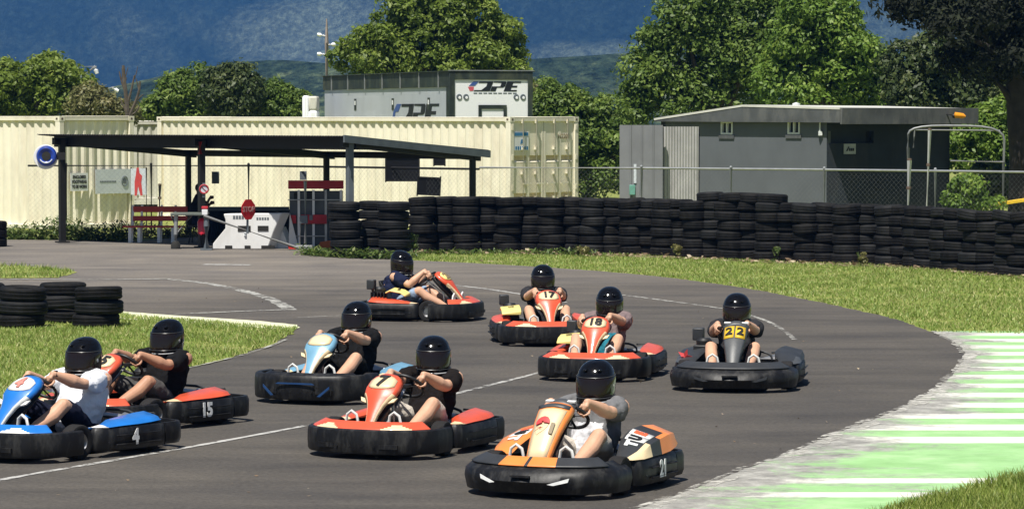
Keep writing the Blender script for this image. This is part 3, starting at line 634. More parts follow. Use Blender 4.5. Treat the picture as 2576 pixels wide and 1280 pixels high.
        if style == 'new' and k.get('pod_text'):
            def pod_at(y, f, off=.004):
                for p0, p1 in zip(secs, secs[1:]):
                    if p0[0] <= y <= p1[0]: w = (y - p0[0]) / (p1[0] - p0[0]); x1, z1, x2, z2 = [p0[i_] + (p1[i_] - p0[i_]) * w for i_ in (2, 3, 4, 5)]
                x1, x2 = x1 - .05, x2 + .03; return Vector((s * (x1 + (x2 - x1) * f), y, z1 + (z2 - z1) * f + off))
            for ch, y0, y1, pm_, im_ in (('T', -.07, .03, None, m_wink), ('U', .04, .15, m_wink, m_ink), ('E', .16, .27, m_wink, m_oran_ink)):
                if pm_:
                    mb = MB(); mb.loft([[pod_at(y0 + (y1 - y0) * v, f) for f in (.04, .5, .96)] for v in (0, .5, 1)], caps=False, ring_closed=False); mb.build('pod_panel', [pm_], pd, solid=.002)
                c0 = pod_at((y0 + y1) / 2, .5, .007); ax_ = (pod_at(y1, .5) - pod_at(y0, .5)) * s; text(ch, .125, c0, ax_, pod_at((y0 + y1) / 2, 1) - pod_at((y0 + y1) / 2, 0), im_, 'lettering', pd, .010)
    # rear bumper hoop
    rp = bpath([Vector((x, y, 0)) for x, y in ((-.630, .60), (-.635, .76), (-.54, .885), (.54, .885), (.635, .76), (.630, .60))][::-1], 4)
    mb = MB(); plan_sweep(mb, rp, [(-.02, .055), (0, .055), (.014, .09), (.014, .20), (0, .235), (-.03, .235), (-.035, .14)])
    mb.bar((-.45, .885, .15), (-.30, .66, .12), .014); mb.bar((.45, .885, .15), (.30, .66, .12), .014); mb.build('rear_bumper', [m_black], t, angle=50)
    # floor, frame, pedals
    mb = MB(); mb.box((0, -.30, .045), (.66, 1.05, .012)); mb.box((0, .55, .05), (.9, .5, .012))
    for s in (-1, 1): mb.tube([(s * .30, -.80, .07), (s * .31, -.45, .065), (s * .34, .1, .065), (s * .30, .75, .07)], .016, 8); mb.bar((s * .3, -.1, .07), (s * .66, -.08, .12), .011); mb.bar((s * .3, .45, .07), (s * .66, .45, .12), .011)
    mb.bar((-.3, -.78, .08), (.3, -.78, .08), .016); mb.bar((-.47, .50, .135), (.47, .50, .135), .018); mb.bar((-.48, -.33, .135), (.48, -.33, .135), .014); mb.build('chassis', [m_frame], t)
    for s in (-1, 1):
        mb = MB(); mb.tube([(s * .15, -.60, .09), (s * .15, -.62, .27), (s * .165, -.625, .335), (s * .21, -.63, .365), (s * .255, -.625, .335), (s * .27, -.62, .27), (s * .27, -.60, .09)], .013, 8); mb.bar((s * .07, -.62, .22), (s * .30, -.60, .22), .012); mb.build('pedal', [m_white_p if k.get('pale_pedals', 1) else m_steel], t)
    # wheels
    for x, y, r, wd in ((-.525, -.33, .142, .125), (.525, -.33, .142, .125), (-.48, .50, .142, .20), (.48, .50, .142, .20)):
        h = wd / 2; wh_ = MB(); wh_.lathe([(.072, -h * .8), (r * .80, -h), (r * .95, -h * .92), (r, -h * .7), (r * 1.004, 0), (r, h * .7), (r * .95, h * .92), (r * .80, h), (.072, h * .8)], 28, (x, y, r), axis='x', closed=False)
        wo = wh_.build('wheel', [m_tyre], t); mb = MB(); mb.lathe([(.0, -h * .5), (.055, -h * .5), (.074, -h * .86), (.074, h * .86), (.055, h * .5), (.03, h * .55), (.022, h * .8), (0, h * .8)], 18, (x, y, r), axis='x', closed=False); mb.build('rim', [m_rim_a], wo)
    # seat
    rings = []
    for y, z, hw, d in ((.02, .145, .155, .06), (.12, .105, .17, .10), (.28, .085, .18, .14), (.42, .13, .185, .16), (.50, .27, .19, .15), (.545, .42, .175, .11), (.565, .52, .14, .05)):
        v = Vector((0, .0, 1)) if y < .3 else Vector((0, -.9, .25)); rings.append([Vector((u * hw, y, z)) + v * d * abs(u) ** 3 for u in (-1, -.85, -.5, 0, .5, .85, 1)])
    mb = MB(); mb.loft(rings, caps=False, ring_closed=False); mb.build('seat', [k.get('seat', m_frame)], t, solid=.012, sub=1)
    # steering wheel
    wc, wr, wX, wU = Vector((0, -.125, .545)), .150, Vector((1, 0, 0)), Vector((0, -.76, .65)).normalized()
    mb = MB(); mb.tube([wc + wX * math.cos(a) * wr + wU * math.sin(a) * wr for a in [2 * math.pi * i / 32 for i in range(32)]], .014, 10, closed=True)
    g0 = R(k['drv'].get('steer', 0))
    for a in (0, math.pi, -math.pi / 2): mb.bar(wc, wc + wX * math.cos(a + g0) * wr + wU * math.sin(a + g0) * wr, .010, 8)
    wn = wX.cross(wU); wn = wn if wn.y > 0 else -wn; mb.lathe([(0, -.012), (.045, -.012), (.045, .012), (0, .014)], 14, wc); sw = mb.build('steering_wheel', [k.get('wheel', m_frame)], t)
    mb = MB(); mb.bar(wc, Vector((0, -.68, .12)), .012); mb.bar((-.03, -.40, .10), (0, -.36, .40), .010); mb.bar((.03, -.40, .10), (0, -.36, .40), .010); mb.build('steering_column', [m_steel], t)
    # engine, filter, exhaust, tank
    mb = MB(); mb.box((-.40, .46, .20), (.22, .26, .20))
    for i in range(6): mb.box((-.40, .32 + i * .05, .335), (.20, .016, .10))
    mb.lathe([(0, 0), (.08, 0), (.085, .06), (.06, .085), (0, .085)], 16, (-.40, .46, .37)); en = mb.build('engine', [m_frame, m_steel], t, bevel=.006); mb = MB(); mb.tube([(-.32, .56, .26), (-.15, .72, .24), (.15, .76, .22)], .03, 10); mb.tube([(.02, .76, .22), (.34, .76, .22)], .055, 12); mb.build('exhaust', [m_steel], t)
    mb = MB(); mb.bar((-.47, .52, .30), (-.47, .56, .45), .022); mb.box((-.47, .57, .49), (.12, .12, .13)); mb.build('air_filter', [m_dkgrey], en, bevel=.012)
    mb = MB(); mb.tube(bpath([Vector(p) for p in ((.30, .55, .08), (.31, .62, .31), (-.20, .62, .31), (-.22, .55, .08))], 4), .012, 8); mb.bar((.30, .60, .30), (.46, .66, .30), .010); mb.bar((.46, .66, .30), (.46, .60, .12), .010); mb.build('rear_hoop', [m_dkgrey], t)
    if k.get('tank'):
        mb = MB(); mb.loft([[Vector((-.55, y, z)), Vector((-.55, y, z + .02)), Vector((-.30, y, z + .045)), Vector((-.30, y, z))] for y, z in ((.02, .33), (.10, .375), (.26, .40), (.33, .37))]); tk = mb.build('engine_cover', [k['tank']], t, bevel=.008); text(k['tank_num'], .10, (-.43, .15, .428), (-.25, 1, 0), (1, .2, .12), m_ink, 'number', tk, .004)
    if k.get('flag'): 
        mb = MB()
        for a_ in range(5): w = a_ * 1.257; mb.prism([(0, 0), (.03, .02), (.085, 0), (.03, -.02)], (-.55, -.05, .295), (math.cos(w), 0, math.sin(w)), (-math.sin(w), -.4, math.cos(w)), (0, -.012, 0))
        mb.build('fuel_cap', [m_redink], t)
    fx_, fy_ = k.get('fit', (1, 1)); sxo = k.get('seat_x', 0.0)
    def fit(o):
        for ch in o.children:
            if ch.name.split('.')[0] not in ('steering_wheel', 'steering_column', 'seat'):
                for v in ch.data.vertices: v.co.x *= fx_; v.co.y *= fy_
                fit(ch)
            else:
                for v in ch.data.vertices: v.co.x += sxo
    bpy.context.view_layer.update(); fit(t)
    k['drv']['seat_x'] = sxo
    drv, hc = make_driver(k['person'], t, 1, rz, (wc, wr, wX, wU), k['drv'])
    return t
sh_blk = cloth('black_cotton', (.010, .010, .011)); sh_wht = cloth('white_cotton', (.80, .81, .84), .04); sh_gry = cloth('grey_cotton', (.16, .16, .165)); sh_mau = cloth('mauve_grey_cotton', (.20, .15, .15)); sh_nvy = cloth('navy_cotton', (.014, .018, .045)); sh_chr = cloth('charcoal_cotton', (.030, .030, .034)); sh_brn = cloth('faded_black_cotton', (.013, .0105, .010))
sh_mar = mat('marbled_white_cotton', (.55, .55, .57), .9, .55, 14, .4, 50); sh_tea = cloth('teal_cotton', (.03, .20, .27)); so_nvy = cloth('navy_shorts', (.012, .014, .03)); so_gry = cloth('grey_shorts', (.11, .105, .10)); so_blk = cloth('black_shorts', (.010, .010, .010)); so_crm = cloth('cream_shorts', (.62, .56, .48)); so_lbl = cloth('washed_blue_shorts', (.25, .33, .45)); so_brn = cloth('brown_shorts', (.10, .07, .055))
s_wht = mat('white_shoe', (.75, .72, .64), .7); s_red = mat('red_shoe', (.65, .08, .03), .6); s_blu = mat('blue_shoe', (.03, .2, .6), .6)
KARTS = [
 dict(id='4', hx=211, hy=850, a=-37, kart='blue and white go-kart running off the left edge of the frame', person='driver in a white t-shirt and navy shorts steering the blue kart at far left',
      k=dict(col=m_blue, seat_x=-.09, edge=m_white_p, panel=m_blue, plate=m_white_p, num='4', numink=m_pinkink, numsize=.17, side='4', drv=dict(shirt=sh_wht, shorts=so_nvy, shoe=s_blu, watch=(.02, .02, .02), steer=4, yaw=16, skin=M_SKIN, big=1.06, nod=4))),
 dict(id='15', hx=421, hy=805, a=-39, kart='red go-kart numbered 15 in white on its black side bumper', person='driver in a black t-shirt and grey shorts steering kart 15',
      k=dict(col=m_red, num='15', side='15', drv=dict(shirt=sh_blk, shorts=so_gry, shoe=s_red, steer=-4, yaw=14, skin=M_SKIN2, nod=5))),
 dict(id='8', hx=897, hy=760, a=-24, kart='pale blue go-kart with a broad black nose bumper and blank cream plate', person='driver in a black t-shirt and black shorts in the pale blue kart',
      k=dict(col=m_lblue, fit=(.96, .96), fair=m_black, panel=m_lblue, stripes=mat('dull_blue_stripe', (.012, .05, .15), .4), edge=m_cream_p, drv=dict(shirt=sh_blk, shorts=so_blk, yaw=8, steer=3, skin=M_SKIN, nod=4, big=1.05))),
 dict(id='7', hx=1090, hy=847, a=-25, kart='red go-kart with the number 7 on its cream nose plate', person='driver in a faded black t-shirt and cream shorts steering kart 7',
      k=dict(col=m_red, num='7', fit=(.94, .91), seat_x=.08, numsize=.19, drv=dict(shirt=sh_brn, shorts=so_crm, shoe=s_wht, yaw=24, steer=-5, skin=M_SKIN, nod=5))),
 dict(id='91', hx=1499, hy=908, a=-25, kart='black and orange go-kart with a tall cream nose panel, nearest to the viewer', person='driver in a grey and white t-shirt in the orange kart nearest the viewer',
      k=dict(col=m_orange, fit=(.96, .93), seat_x=.02, style='new', panel=m_orange, plate=m_cream_p, num='91', side='21', pod=m_orange, pod_tip=m_cream_p, fair=m_orange, edge=m_dkgrey, pod_text=1, drv=dict(shirt=sh_gry, front=sh_mar, shorts=so_crm, yaw=10, steer=2, skin=M_SKIN, nod=7))),
 dict(id='17', hx=1365, hy=668, a=6, kart='red go-kart with the number 17 on its nose plate', person='driver in a charcoal t-shirt steering kart 17',
      k=dict(col=m_red, num='17', fit=(.96, .95), seat_x=.02, tank=m_lyel, tank_num='7', drv=dict(shirt=sh_chr, shorts=so_blk, yaw=-6, steer=0, skin=M_SKIN, nod=10))),
 dict(id='18', hx=1533, hy=724, a=-12, kart='red go-kart with the number 18 on its nose plate', person='driver in a mauve grey t-shirt leaning over the wheel of kart 18',
      k=dict(col=m_red, num='18', fit=(.92, .95), seat_x=-.04, tank=m_lyel, tank_num='8', drv=dict(shirt=sh_mau, front=sh_tea, front_z=.45, shorts=so_brn, yaw=8, steer=5, lean=.05, skin=M_SKIN, nod=12, big=1.05))),
 dict(id='22', hx=1853, hy=740, a=-9, kart='all grey go-kart with yellow number 22 stickers', person='driver in a dark t-shirt with a white wristband in the grey kart',
      k=dict(col=m_grey_pl, seat_x=-.05, style='new', edge=m_dkgrey, panel=m_grey_pl, pod=m_dkgrey, pod_tip=m_grey_pl, fair=m_dkgrey, num='22', flag=1, drv=dict(shirt=sh_chr, shorts=so_blk, yaw=4, steer=3, skin=M_SKIN, nod=9, watch=(.8, .8, .8)))),
 dict(id='20', hx=1010, hy=632, a=74, kart='red go-kart numbered 20 on yellow, side on at the back of the pack', person='driver in a navy t-shirt and washed blue shorts, farthest back, leaning into the bend',
      k=dict(col=m_red, num='20', fit=(.95, .92), plate=m_lyel, numink=m_inkbr, tank=m_lyel, tank_num='2', drv=dict(shirt=sh_nvy, shorts=so_lbl, shoe=s_wht, yaw=-34, steer=-12, lean=.09, fwd=.12, skin=M_SKIN, nod=12))),
]
for q in KARTS:
    kk = (q['hy'] - HY) / (H - .928); d = F / kk; hw_ = P(q['hx'], q['hy'] + .16 * kk, d); rz = R(q['a']); dr = q['k']['drv']
    loc = Vector((hw_.x, hw_.y, .005)) - Matrix.Rotation(rz, 3, 'Z') @ Vector((dr.get('lean', 0) + q['k'].get('seat_x', 0), .385 - dr.get('fwd', 0), 0)); q['k']['person'] = q['person']
    make_kart('go_kart', q['kart'], (loc.x, loc.y, .005), rz, q['k'])
# ------------------------------------------------------------------ tyres
m_rub = mat('old_tyre_rubber', (.0068, .0068, .0072), .72, .5, 3, .35, 60, spec=.14, dirt=(.035, .032, .028), dirt_amt=.5, dscale=4)
m_rub2 = mat('grey_tyre_rubber', (.012, .0124, .013), .68, .4, 3, .35, 60, spec=.16, dirt=(.035, .033, .03), dirt_amt=.5, dscale=4)
def tyre_mesh(Rr, wd, rin, m):
    h = wd / 2; mb = MB(); pr = [(rin, h * .60), (rin + .02, h * .80), (rin + .05, h * .96), (Rr * .80, h * 1.0), (Rr * .90, h * .95), (Rr * .965, h * .78)]
    for z in (.62, .42, .36, .06):
        pr += [(Rr * .995, h * z)] if z not in (.42, .36) else [(Rr * (.995 if z == .42 else .975), h * z)]
    pr += [(Rr * .975, h * .02)]; prof = pr + [(r, -z) for r, z in pr[::-1]]; inn = [(rin + .03, -h * .5), (Rr * .86, -h * .55), (Rr * .90, 0), (Rr * .86, h * .55), (rin + .03, h * .5)]
    mb.lathe(prof + inn, 40, closed=True); o = mb.build('tyre', [m], smooth=True, angle=38); return o
T_A = [tyre_mesh(.288, .186, .175, m_rub), tyre_mesh(.276, .186, .165, m_rub2), tyre_mesh(.298, .188, .185, m_rub)]
T_C = [tyre_mesh(.325, .186, .205, m_rub), tyre_mesh(.315, .186, .20, m_rub2)]
T_B = [tyre_mesh(.315, .176, .20, m_rub), tyre_mesh(.325, .180, .21, m_rub2)]
used = set()
def put_tyre(src, loc, tilt, label, group):
    if src.name not in used: used.add(src.name); o = src
    else: o = src.copy(); COL.objects.link(o)
    o.location = loc; o.rotation_euler = (random.gauss(0, tilt), random.gauss(0, tilt), random.uniform(0, 6.28)); return tag(o, label, 'tyre', group)
ROWN = ['bottom row', 'second row up', 'third row up', 'fourth row up', 'fifth row up', 'sixth row up', 'loose seventh row']
def along(pts, s):
    for a, b in zip(pts, pts[1:]):
        L = (b - a).length
        if s <= L: return a.lerp(b, s / L), (b - a).normalized()
        s -= L
    return pts[-1], (pts[-1] - pts[-2]).normalized()
s_, ci = .15, 0; tot = sum((b - a).length for a, b in zip(wall_w, wall_w[1:]))
while s_ < tot - .2 and ci < 39:
    p, t = along(wall_w, s_); n = Vector((-t.y, t.x, 0)); n = n if n.y > 0 else -n
    src = random.choices(T_A, (5, 3, 3))[0]; off = .36 + (.27 if ci % 2 else -.02) + random.uniform(-.02, .02); rows = 6
    extra = 1 if ci in (15, 16, 17, 18) else 0
    px = (p.x / p.y * F + CX)
    for r in range(rows + extra):
        j = Vector((random.gauss(0, .024), random.gauss(0, .022), 0)); z = .093 + r * .1865 + (0 if r < 6 else -.02)
        tl = .022 if r < 5 else .04
        if r == 5 and (ci in (20, 21) or px > 2335): tl = .09
        end = px > 2335
        if end: src = T_C[(ci + r) % 2]; z -= .012
        put_tyre(random.choices(T_A, (5, 3, 3))[0] if random.random() < .35 and not end else src, p - Vector((0, .10 * end, 0)) + Vector((0, off, 0)) + j + Vector((0, 0, z)), tl, f'black tyre, {ROWN[r]}, {ORD[ci]} stack from the left in the long wall', 'tyres of the long wall')
    s_ += random.uniform(.455, .475) + (.07 if px > 2335 else 0); ci += 1
for c, px in enumerate((866, 938, 990)):      # the short stout end block beside the gate
    p = G(px, 648 if c != 1 else 646) + Vector((0, .34 + (.2 if c == 1 else 0), 0))
    for r in range(6):
        put_tyre(T_B[(c + r) % 2], p + Vector((random.gauss(0, .02), random.gauss(0, .012), .090 + r * .182)), .014, f'wide black tyre, {ROWN[r]}, {("left", "middle", "right")[c]} stack of the block by the red boards', 'tyres of the end block')
for nm, px, py, rows in (('right-hand', 240, 828, 3), ('middle', 146, 815, 3), ('left-hand', 50, 828, 3), ('cut-off far left', -50, 817, 3)):
    p = G(px, py) + Vector((0, .30, 0))
    for r in range(rows):
        put_tyre(T_B[r % 2], p + Vector((random.gauss(0, .025), random.gauss(0, .015), .10 + r * .179)), .03, f'black tyre on the infield grass, {("bottom", "middle", "top")[r]} of the {nm} stack', 'tyres on the infield')
p = G(-22, 622) + Vector((0, .3, 0))
for r in range(3): put_tyre(T_A[0], p + Vector((0, 0, .093 + r * .187)), .02, f'black tyre cut by the left edge of the photo, {("bottom", "middle", "top")[r]} of its stack', 'tyres by the left container')
for o in T_A + T_B + T_C:
    if o.name not in used: bpy.data.objects.remove(o)
# ------------------------------------------------------------------ containers
m_cont = mat('cream_container_paint', (.84, .785, .63), .55, .06, 1.5, .06, 12, dirt=(.30, .20, .11), dirt_amt=.30, dscale=1.4)
m_contg = mat('greyed_cream_paint', (.60, .58, .50), .6, .06, 1.5, .06, 12, dirt=(.25, .2, .14), dirt_amt=.3)  # for the container in the gap, grazing-sun greyness is put into the colour
m_rust = mat('rusty_steel', (.12, .085, .06), .8, .3, 10)
m_slot = mat('shaded_container_recess', (.62, .52, .34), .6)  # browner tone carries the shade inside the sunk door slots
m_bluestick = mat('blue_print', (.05, .20, .40), .6); m_pale = mat('pale_sheet', (.62, .66, .70), .6, .05); m_sheetw = mat('white_sheet', (.80, .80, .80), .55, .04)
m_dk = mat('black_steel_post', (.007, .0065, .006), .6, .3, 6, .1, 30); m_roofin = mat('dark_corrugated_iron', (.012, .011, .010), .7, .3, 4, .1, 20)
m_galv = mat('galvanised_steel', (.38, .39, .39), .45, .12, 8, .05, 40, metal=.55); m_wirem = mat('chain_wire', (.23, .235, .235), .5, .15, 10, metal=.4)
m_slate = mat('grey_post_paint', (.115, .135, .15), .6, .15, 5)
def corr(mb, o, ax, L, az, hgt, nrm, pitch=.278, depth=.048, m=0):
    """trapezoid corrugated sheet: along ax for L, up az for hgt, ribs towards nrm"""
    o, ax, az, nrm = Vector(o), Vector(ax), Vector(az), Vector(nrm); k = int(round(L / pitch)); pt = L / k; u = []
    for i in range(k): b = i * pt; u += [(b, 0), (b + pt * .25, 0), (b + pt * .5, depth), (b + pt * .75, depth)]
    u.append((L, 0)); lo = [o + ax * a + nrm * d for a, d in u]; n = len(lo)
    mb.add(lo + [p + az * hgt for p in lo], [(i, i + 1, n + i + 1, n + i) for i in range(n - 1)], m)
def container(label, c, dl, L, dw, W, hgt, mt, z0=.02, doors=False, cut=False):
    """c: near bottom corner; dl: along the long side; dw: along the end"""
    t = thing('shipping_container', label, 'container', (0, 0, 0)); t.location = (c.x, c.y, z0); dl, dw = Vector(dl).normalized(), Vector(dw).normalized(); U = Vector((0, 0, 1)); O = Vector((0, 0, 0))
    nl = (dl.cross(U)); nl = nl if nl.dot(dw) < 0 else -nl; nw = dw.cross(U); nw = nw if nw.dot(dl) < 0 else -nw
    mb = MB(); q = .15
    for a in (0, 1):
        for b_ in (0, 1): mb.obox(O + dl * (a * (L - q)) + dw * (b_ * (W - q)), dl * q, dw * q, U * hgt)
    for z in (0, hgt - .11):
        for b_ in (0, 1): mb.obox(O + dl * q + dw * (b_ * (W - .08)) + U * z, dl * (L - 2 * q), dw * .08, U * .11)
        for a in (0, 1): mb.obox(O + dw * q + dl * (a * (L - .10)) + U * z, dw * (W - 2 * q), dl * .10, U * .12)
    fr = mb.build('frame', [mt], t, bevel=.012)
    cast = .18
    for a in (0, 1):
        for b_ in (0, 1):
            for z in (-.006, hgt - .118):
                mb = MB(); p_ = O + dl * (a * (L - cast) + (.006 if a else -.006)) + dw * (b_ * (W - cast) + (.006 if b_ else -.006)) + U * z; mb.obox(p_, dl * cast, dw * cast, U * .124)
                if a == 0: mb.obox(p_ + dw * .06 + U * .035, dw * .06, dl * -.004, U * .05, m=1)
                if b_ == 0: mb.obox(p_ + dl * .06 + U * .035, dl * .06, dw * -.004, U * .05, m=1)
                mb.build('corner_casting', [mt, m_rust], fr, bevel=.008)
    for b_, nn in ((0, -dw), (1, dw)):
        mb = MB(); corr(mb, O + dl * q + dw * (.085 if b_ == 0 else W - .085) + U * .11, dl, L - 2 * q, U, hgt - .22, nn if 0 else (-dw if b_ == 0 else dw)); mb.build('side_panel', [mt], t, smooth=False)
    ends = (1,) if doors else (0, 1)
    for a in ends:
        mb = MB(); corr(mb, O + dw * q + dl * (.085 if a == 0 else L - .085) + U * .12, dw, W - 2 * q, U, hgt - .24, -dl if a == 0 else dl, .25); mb.build('end_panel', [mt], t, smooth=False)
    mb = MB(); mb.obox(O + U * (hgt - .03), dl * L, dw * W, U * .02); mb.build('roof', [mt], t)
    if doors:
        dW = (W - .20) / 2
        for i in (0, 1):
            x0 = .10 + i * dW; mb = MB(); base = O + dl * .035 + U * .10
            zs = [0, .46, .62, 1.0, 1.16, hgt - .20]; zs = [0, hgt * .225, hgt * .285, hgt * .56, hgt * .62, hgt - .20]
            cols = [(.02, dW * .06), (dW * .06, dW * .48), (dW * .54, dW * .94), (dW * .94, dW - .01)]
            rc = [(zs[1], zs[2]), (zs[3], zs[4])]
            # panel with two rows of sunk slots
            mb.obox(base + dw * (x0 + .012) + dl * .05, dw * (dW - .024), dl * .02, U * zs[5], m=1)
            edges = [(.012, dW * .07), (dW * .47, dW * .55), (dW * .93, dW - .012)]
            for e0, e1 in edges: mb.obox(base + dw * (x0 + e0), dw * (e1 - e0), dl * .05, U * zs[5])
            for e0, e1 in ((dW * .07, dW * .47), (dW * .55, dW * .93)):
                for za, zb in ((0, zs[1]), (zs[2], zs[3]), (zs[4], zs[5])): mb.obox(base + dw * (x0 + e0) + U * za + dl * .006, dw * (e1 - e0), dl * .044, U * (zb - za))
                for za, zb in rc: mb.add([base + dw * (x0 + e) + dl * d_ + U * z for e in (e0, e1) for d_, z in ((.05, za), (.0, za), (.05, za + .05))], [(0, 1, 4, 3), (1, 2, 5, 4)], 0)
            do = mb.build('door', [mt, m_slot], t, smooth=False, bevel=.004)
            for f in (.30, .72):
                mb = MB(); p = O + dw * (x0 + dW * f) - dl * .025; mb.bar(p + U * .04, p + U * (hgt - .05), .017, 8)
                for z in (.10, hgt * .28, hgt * .5, hgt * .72, hgt - .12): mb.obox(p + U * (z - .03) - dw * .035, dw * .07, dl * .06, U * .06)
                mb.obox(p + U * hgt * .40 - dl * .02, dw * (.30 if i == 0 else -.30), dl * .02, U * .035); mb.build('lock_rod', [mt], do)
            for z in (.25, .9, 1.6, 2.3):
                mb = MB(); mb.obox(O + dw * (.06 if i == 0 else W - .12) - dl * .012 + U * z * hgt / 2.6, dw * .06, dl * .05, U * .13); mb.build('hinge', [mt], do)
    return t, O, dl, dw, nl
hC = 2.75; kc = 103.0; c0 = P(1283, 578, 77.8); c0.z = 0
dl = Vector((-.765, .644, 0)); dw = Vector((.70, .714, 0)); dw = Vector((.644, .765, 0))
big, O, dlv, dwv, _ = container('long cream shipping container with closed doors at its right end, behind the open shelter', c0, dl, 12.45, dw, 2.66, hC, m_cont, .0, doors=True)
# sticker and stencil on the doors
ux = dw; st = MB(); b0 = c0 + dw * .22 - dl * -.0 - dl.normalized() * .0 + Vector((0, 0, 0)); off = -dl.normalized() * .022
mb = MB(); mb.obox(Vector((0, 0, 1.93)) + dw.normalized() * .16 - dl.normalized() * -.02, dw.normalized() * .56, dl.normalized() * -.006, Vector((0, 0, .46))); sg = mb.build('sticker', [m_sheetw], big)
mb = MB(); B_ = Vector((0, 0, 0)) + dl.normalized() * .012 + dw.normalized() * .18
mb.obox(B_ + Vector((0, 0, 2.29)), dw.normalized() * .52, dl.normalized() * -.003, Vector((0, 0, .085)))
for i in range(6): mb.obox(B_ + dw.normalized() * (.03 + i * .085) + Vector((0, 0, 1.95)), dw.normalized() * .055, dl.normalized() * -.003, Vector((0, 0, .085)))
mb.prism([(0, 0), (.10, .02), (.12, .10), (.05, .13), (.02, .08)], B_ + dw.normalized() * .22 + Vector((0, 0, 2.09)), dw.normalized(), (0, 0, 1), dl.normalized() * -.003); mb.build('print', [m_bluestick], sg)
text('H2201', .17, Vector((0, 0, 2.27)) + dw.normalized() * 2.12 + dl.normalized() * .030, dw, (0, 0, 1), m_inkbr, 'lettering', big)
c1 = P(151, 578, 77.8); c1.z = 0
lef, _, _, _, _ = container('cream shipping container at far left with weeds along its foot', c1, Vector((-.80, .60, 0)), 6.3, Vector((.665, .747, 0)), 2.42, 2.77, m_cont, .0)
d3 = 103.0; c2 = P(412, 505, d3); c2.z = -.0
container('greyish cream container just visible in the gap between the other two', P(334, 505, d3) * Vector((1, 1, 0)) if 0 else Vector((P(334, 505, d3).x, d3, 0)), Vector((-.15, .99, 0)), 6.0, Vector((.99, .15, 0)), 2.5, 2.60, m_contg, .0)
# ------------------------------------------------------------------ box trailer
m_tside = mat('trailer_side_grey', (.50, .53, .57), .4, .05, 1.2, 0, coat=.2, dirt=(.40, .42, .45), dirt_amt=.5); m_twht = mat('trailer_white', (.86, .87, .87), .5, .02, 1.2)
m_tgrn = mat('trailer_dark_trim', (.018, .028, .022), .6, .4, 4, dirt=(.10, .11, .06), dirt_amt=.7); m_logob = mat('logo_black', (.010, .012, .014), .5); m_logor = mat('logo_red', (.62, .10, .13), .5); m_logobl = mat('logo_blue', (.05, .10, .30), .5)
tc0 = P(1130, 290, 88.0); tc0.z = 0; te = Vector((.94, .342, 0)); ts = Vector((-.342, .94, 0)); U = Vector((0, 0, 1))
tr = thing('box_trailer', 'tall white and grey box trailer with black lettering parked behind the containers', 'trailer', (tc0.x, tc0.y, 0))
W_, L_, T_ = 2.46, 12.2, 4.0
mb = MB(); mb.obox(ts * .05 + te * .04 + U * .9, te * (W_ - .08), ts * (L_ - .1), U * (T_ - .93)); mb.build('body', [m_tside], tr)
mb = MB(); mb.obox(te * .16 + ts * .036 + U * .95, te * (W_ - .30), ts * .012, U * (T_ - 1.17)); rd = mb.build('rear_panel', [m_twht], tr)
mb = MB()
mb.obox(U * .9 + ts * .0, te * .16, ts * .06, U * (T_ - .9)); mb.obox(te * (W_ - .14) + U * .9, te * .14, ts * .06, U * (T_ - .9)); mb.obox(te * .16 + U * (T_ - .22), te * (W_ - .30), ts * .06, U * .22)
mb.obox(ts * .06 + U * (T_ - .42), te * .035, ts * (L_ - .06), U * .42); mb.obox(ts * .06 + U * .9, te * .03, ts * .22, U * (T_ - 1.32)); mb.obox(te * -.05 + ts * -.02 + U * T_, te * (W_ + .1), ts * (L_ + .04), U * .025)
fr = mb.build('trim', [m_tgrn], tr, bevel=.006)
mb = MB(); 
for i in range(7): mb.obox(te * -.02 + ts * (.9 + i * 1.72) + U * (T_ - .44), te * .02, ts * .06, U * .46)
mb.obox(te * -.02 + U * (T_ + .025), te * (W_ + .05), ts * .03, U * .02); mb.build('roof_bracket', [m_galv], fr)
for i, q in enumerate((1.9, 5.2, 8.9)):
    mb = MB(); mb.obox(te * .028 + ts * (q - .1) + U * 2.95, te * .012, ts * .2, U * .34); hh = mb.build('side_handle', [m_tgrn], tr); mb = MB(); mb.obox(te * .020 + ts * (q - .05) + U * 3.1, te * .008, ts * .1, U * .13); mb.build('latch', [m_twht], hh)
for q in (.30, .50, 1.98, 2.18):
    mb = MB(); c = te * q + U * 3.30 - ts * -.036; mb.lathe([(.0, -.02), (.075, -.02), (.085, 0), (.085, .02)], 16, (0, 0, 0), axis='y', closed=False)
    M_ = Matrix((te, ts, U)).transposed(); mb.v = [tuple(M_ @ Vector(v) + c) for v in mb.v]; lo = mb.build('tail_lamp', [m_slate], tr); mb = MB(); mb.lathe([(0, -.026), (.035, -.026), (.042, -.018)], 12, (0, 0, 0), axis='y', closed=False); mb.v = [tuple(M_ @ (Vector(v) + Vector((.012, 0, -.02))) + c) for v in mb.v]; mb.build('lens', [m_twht], lo)
mb = MB(); f0 = te * .86 - ts * -.030
mb.obox(f0 + U * 1.4, te * .09, ts * -.02, U * 1.68); mb.obox(f0 + te * .74 + U * 1.4, te * .09, ts * -.02, U * 1.68); mb.obox(f0 + te * .09 + U * 2.97, te * .65, ts * -.02, U * .11); mb.build('door_frame', [m_tgrn], tr)
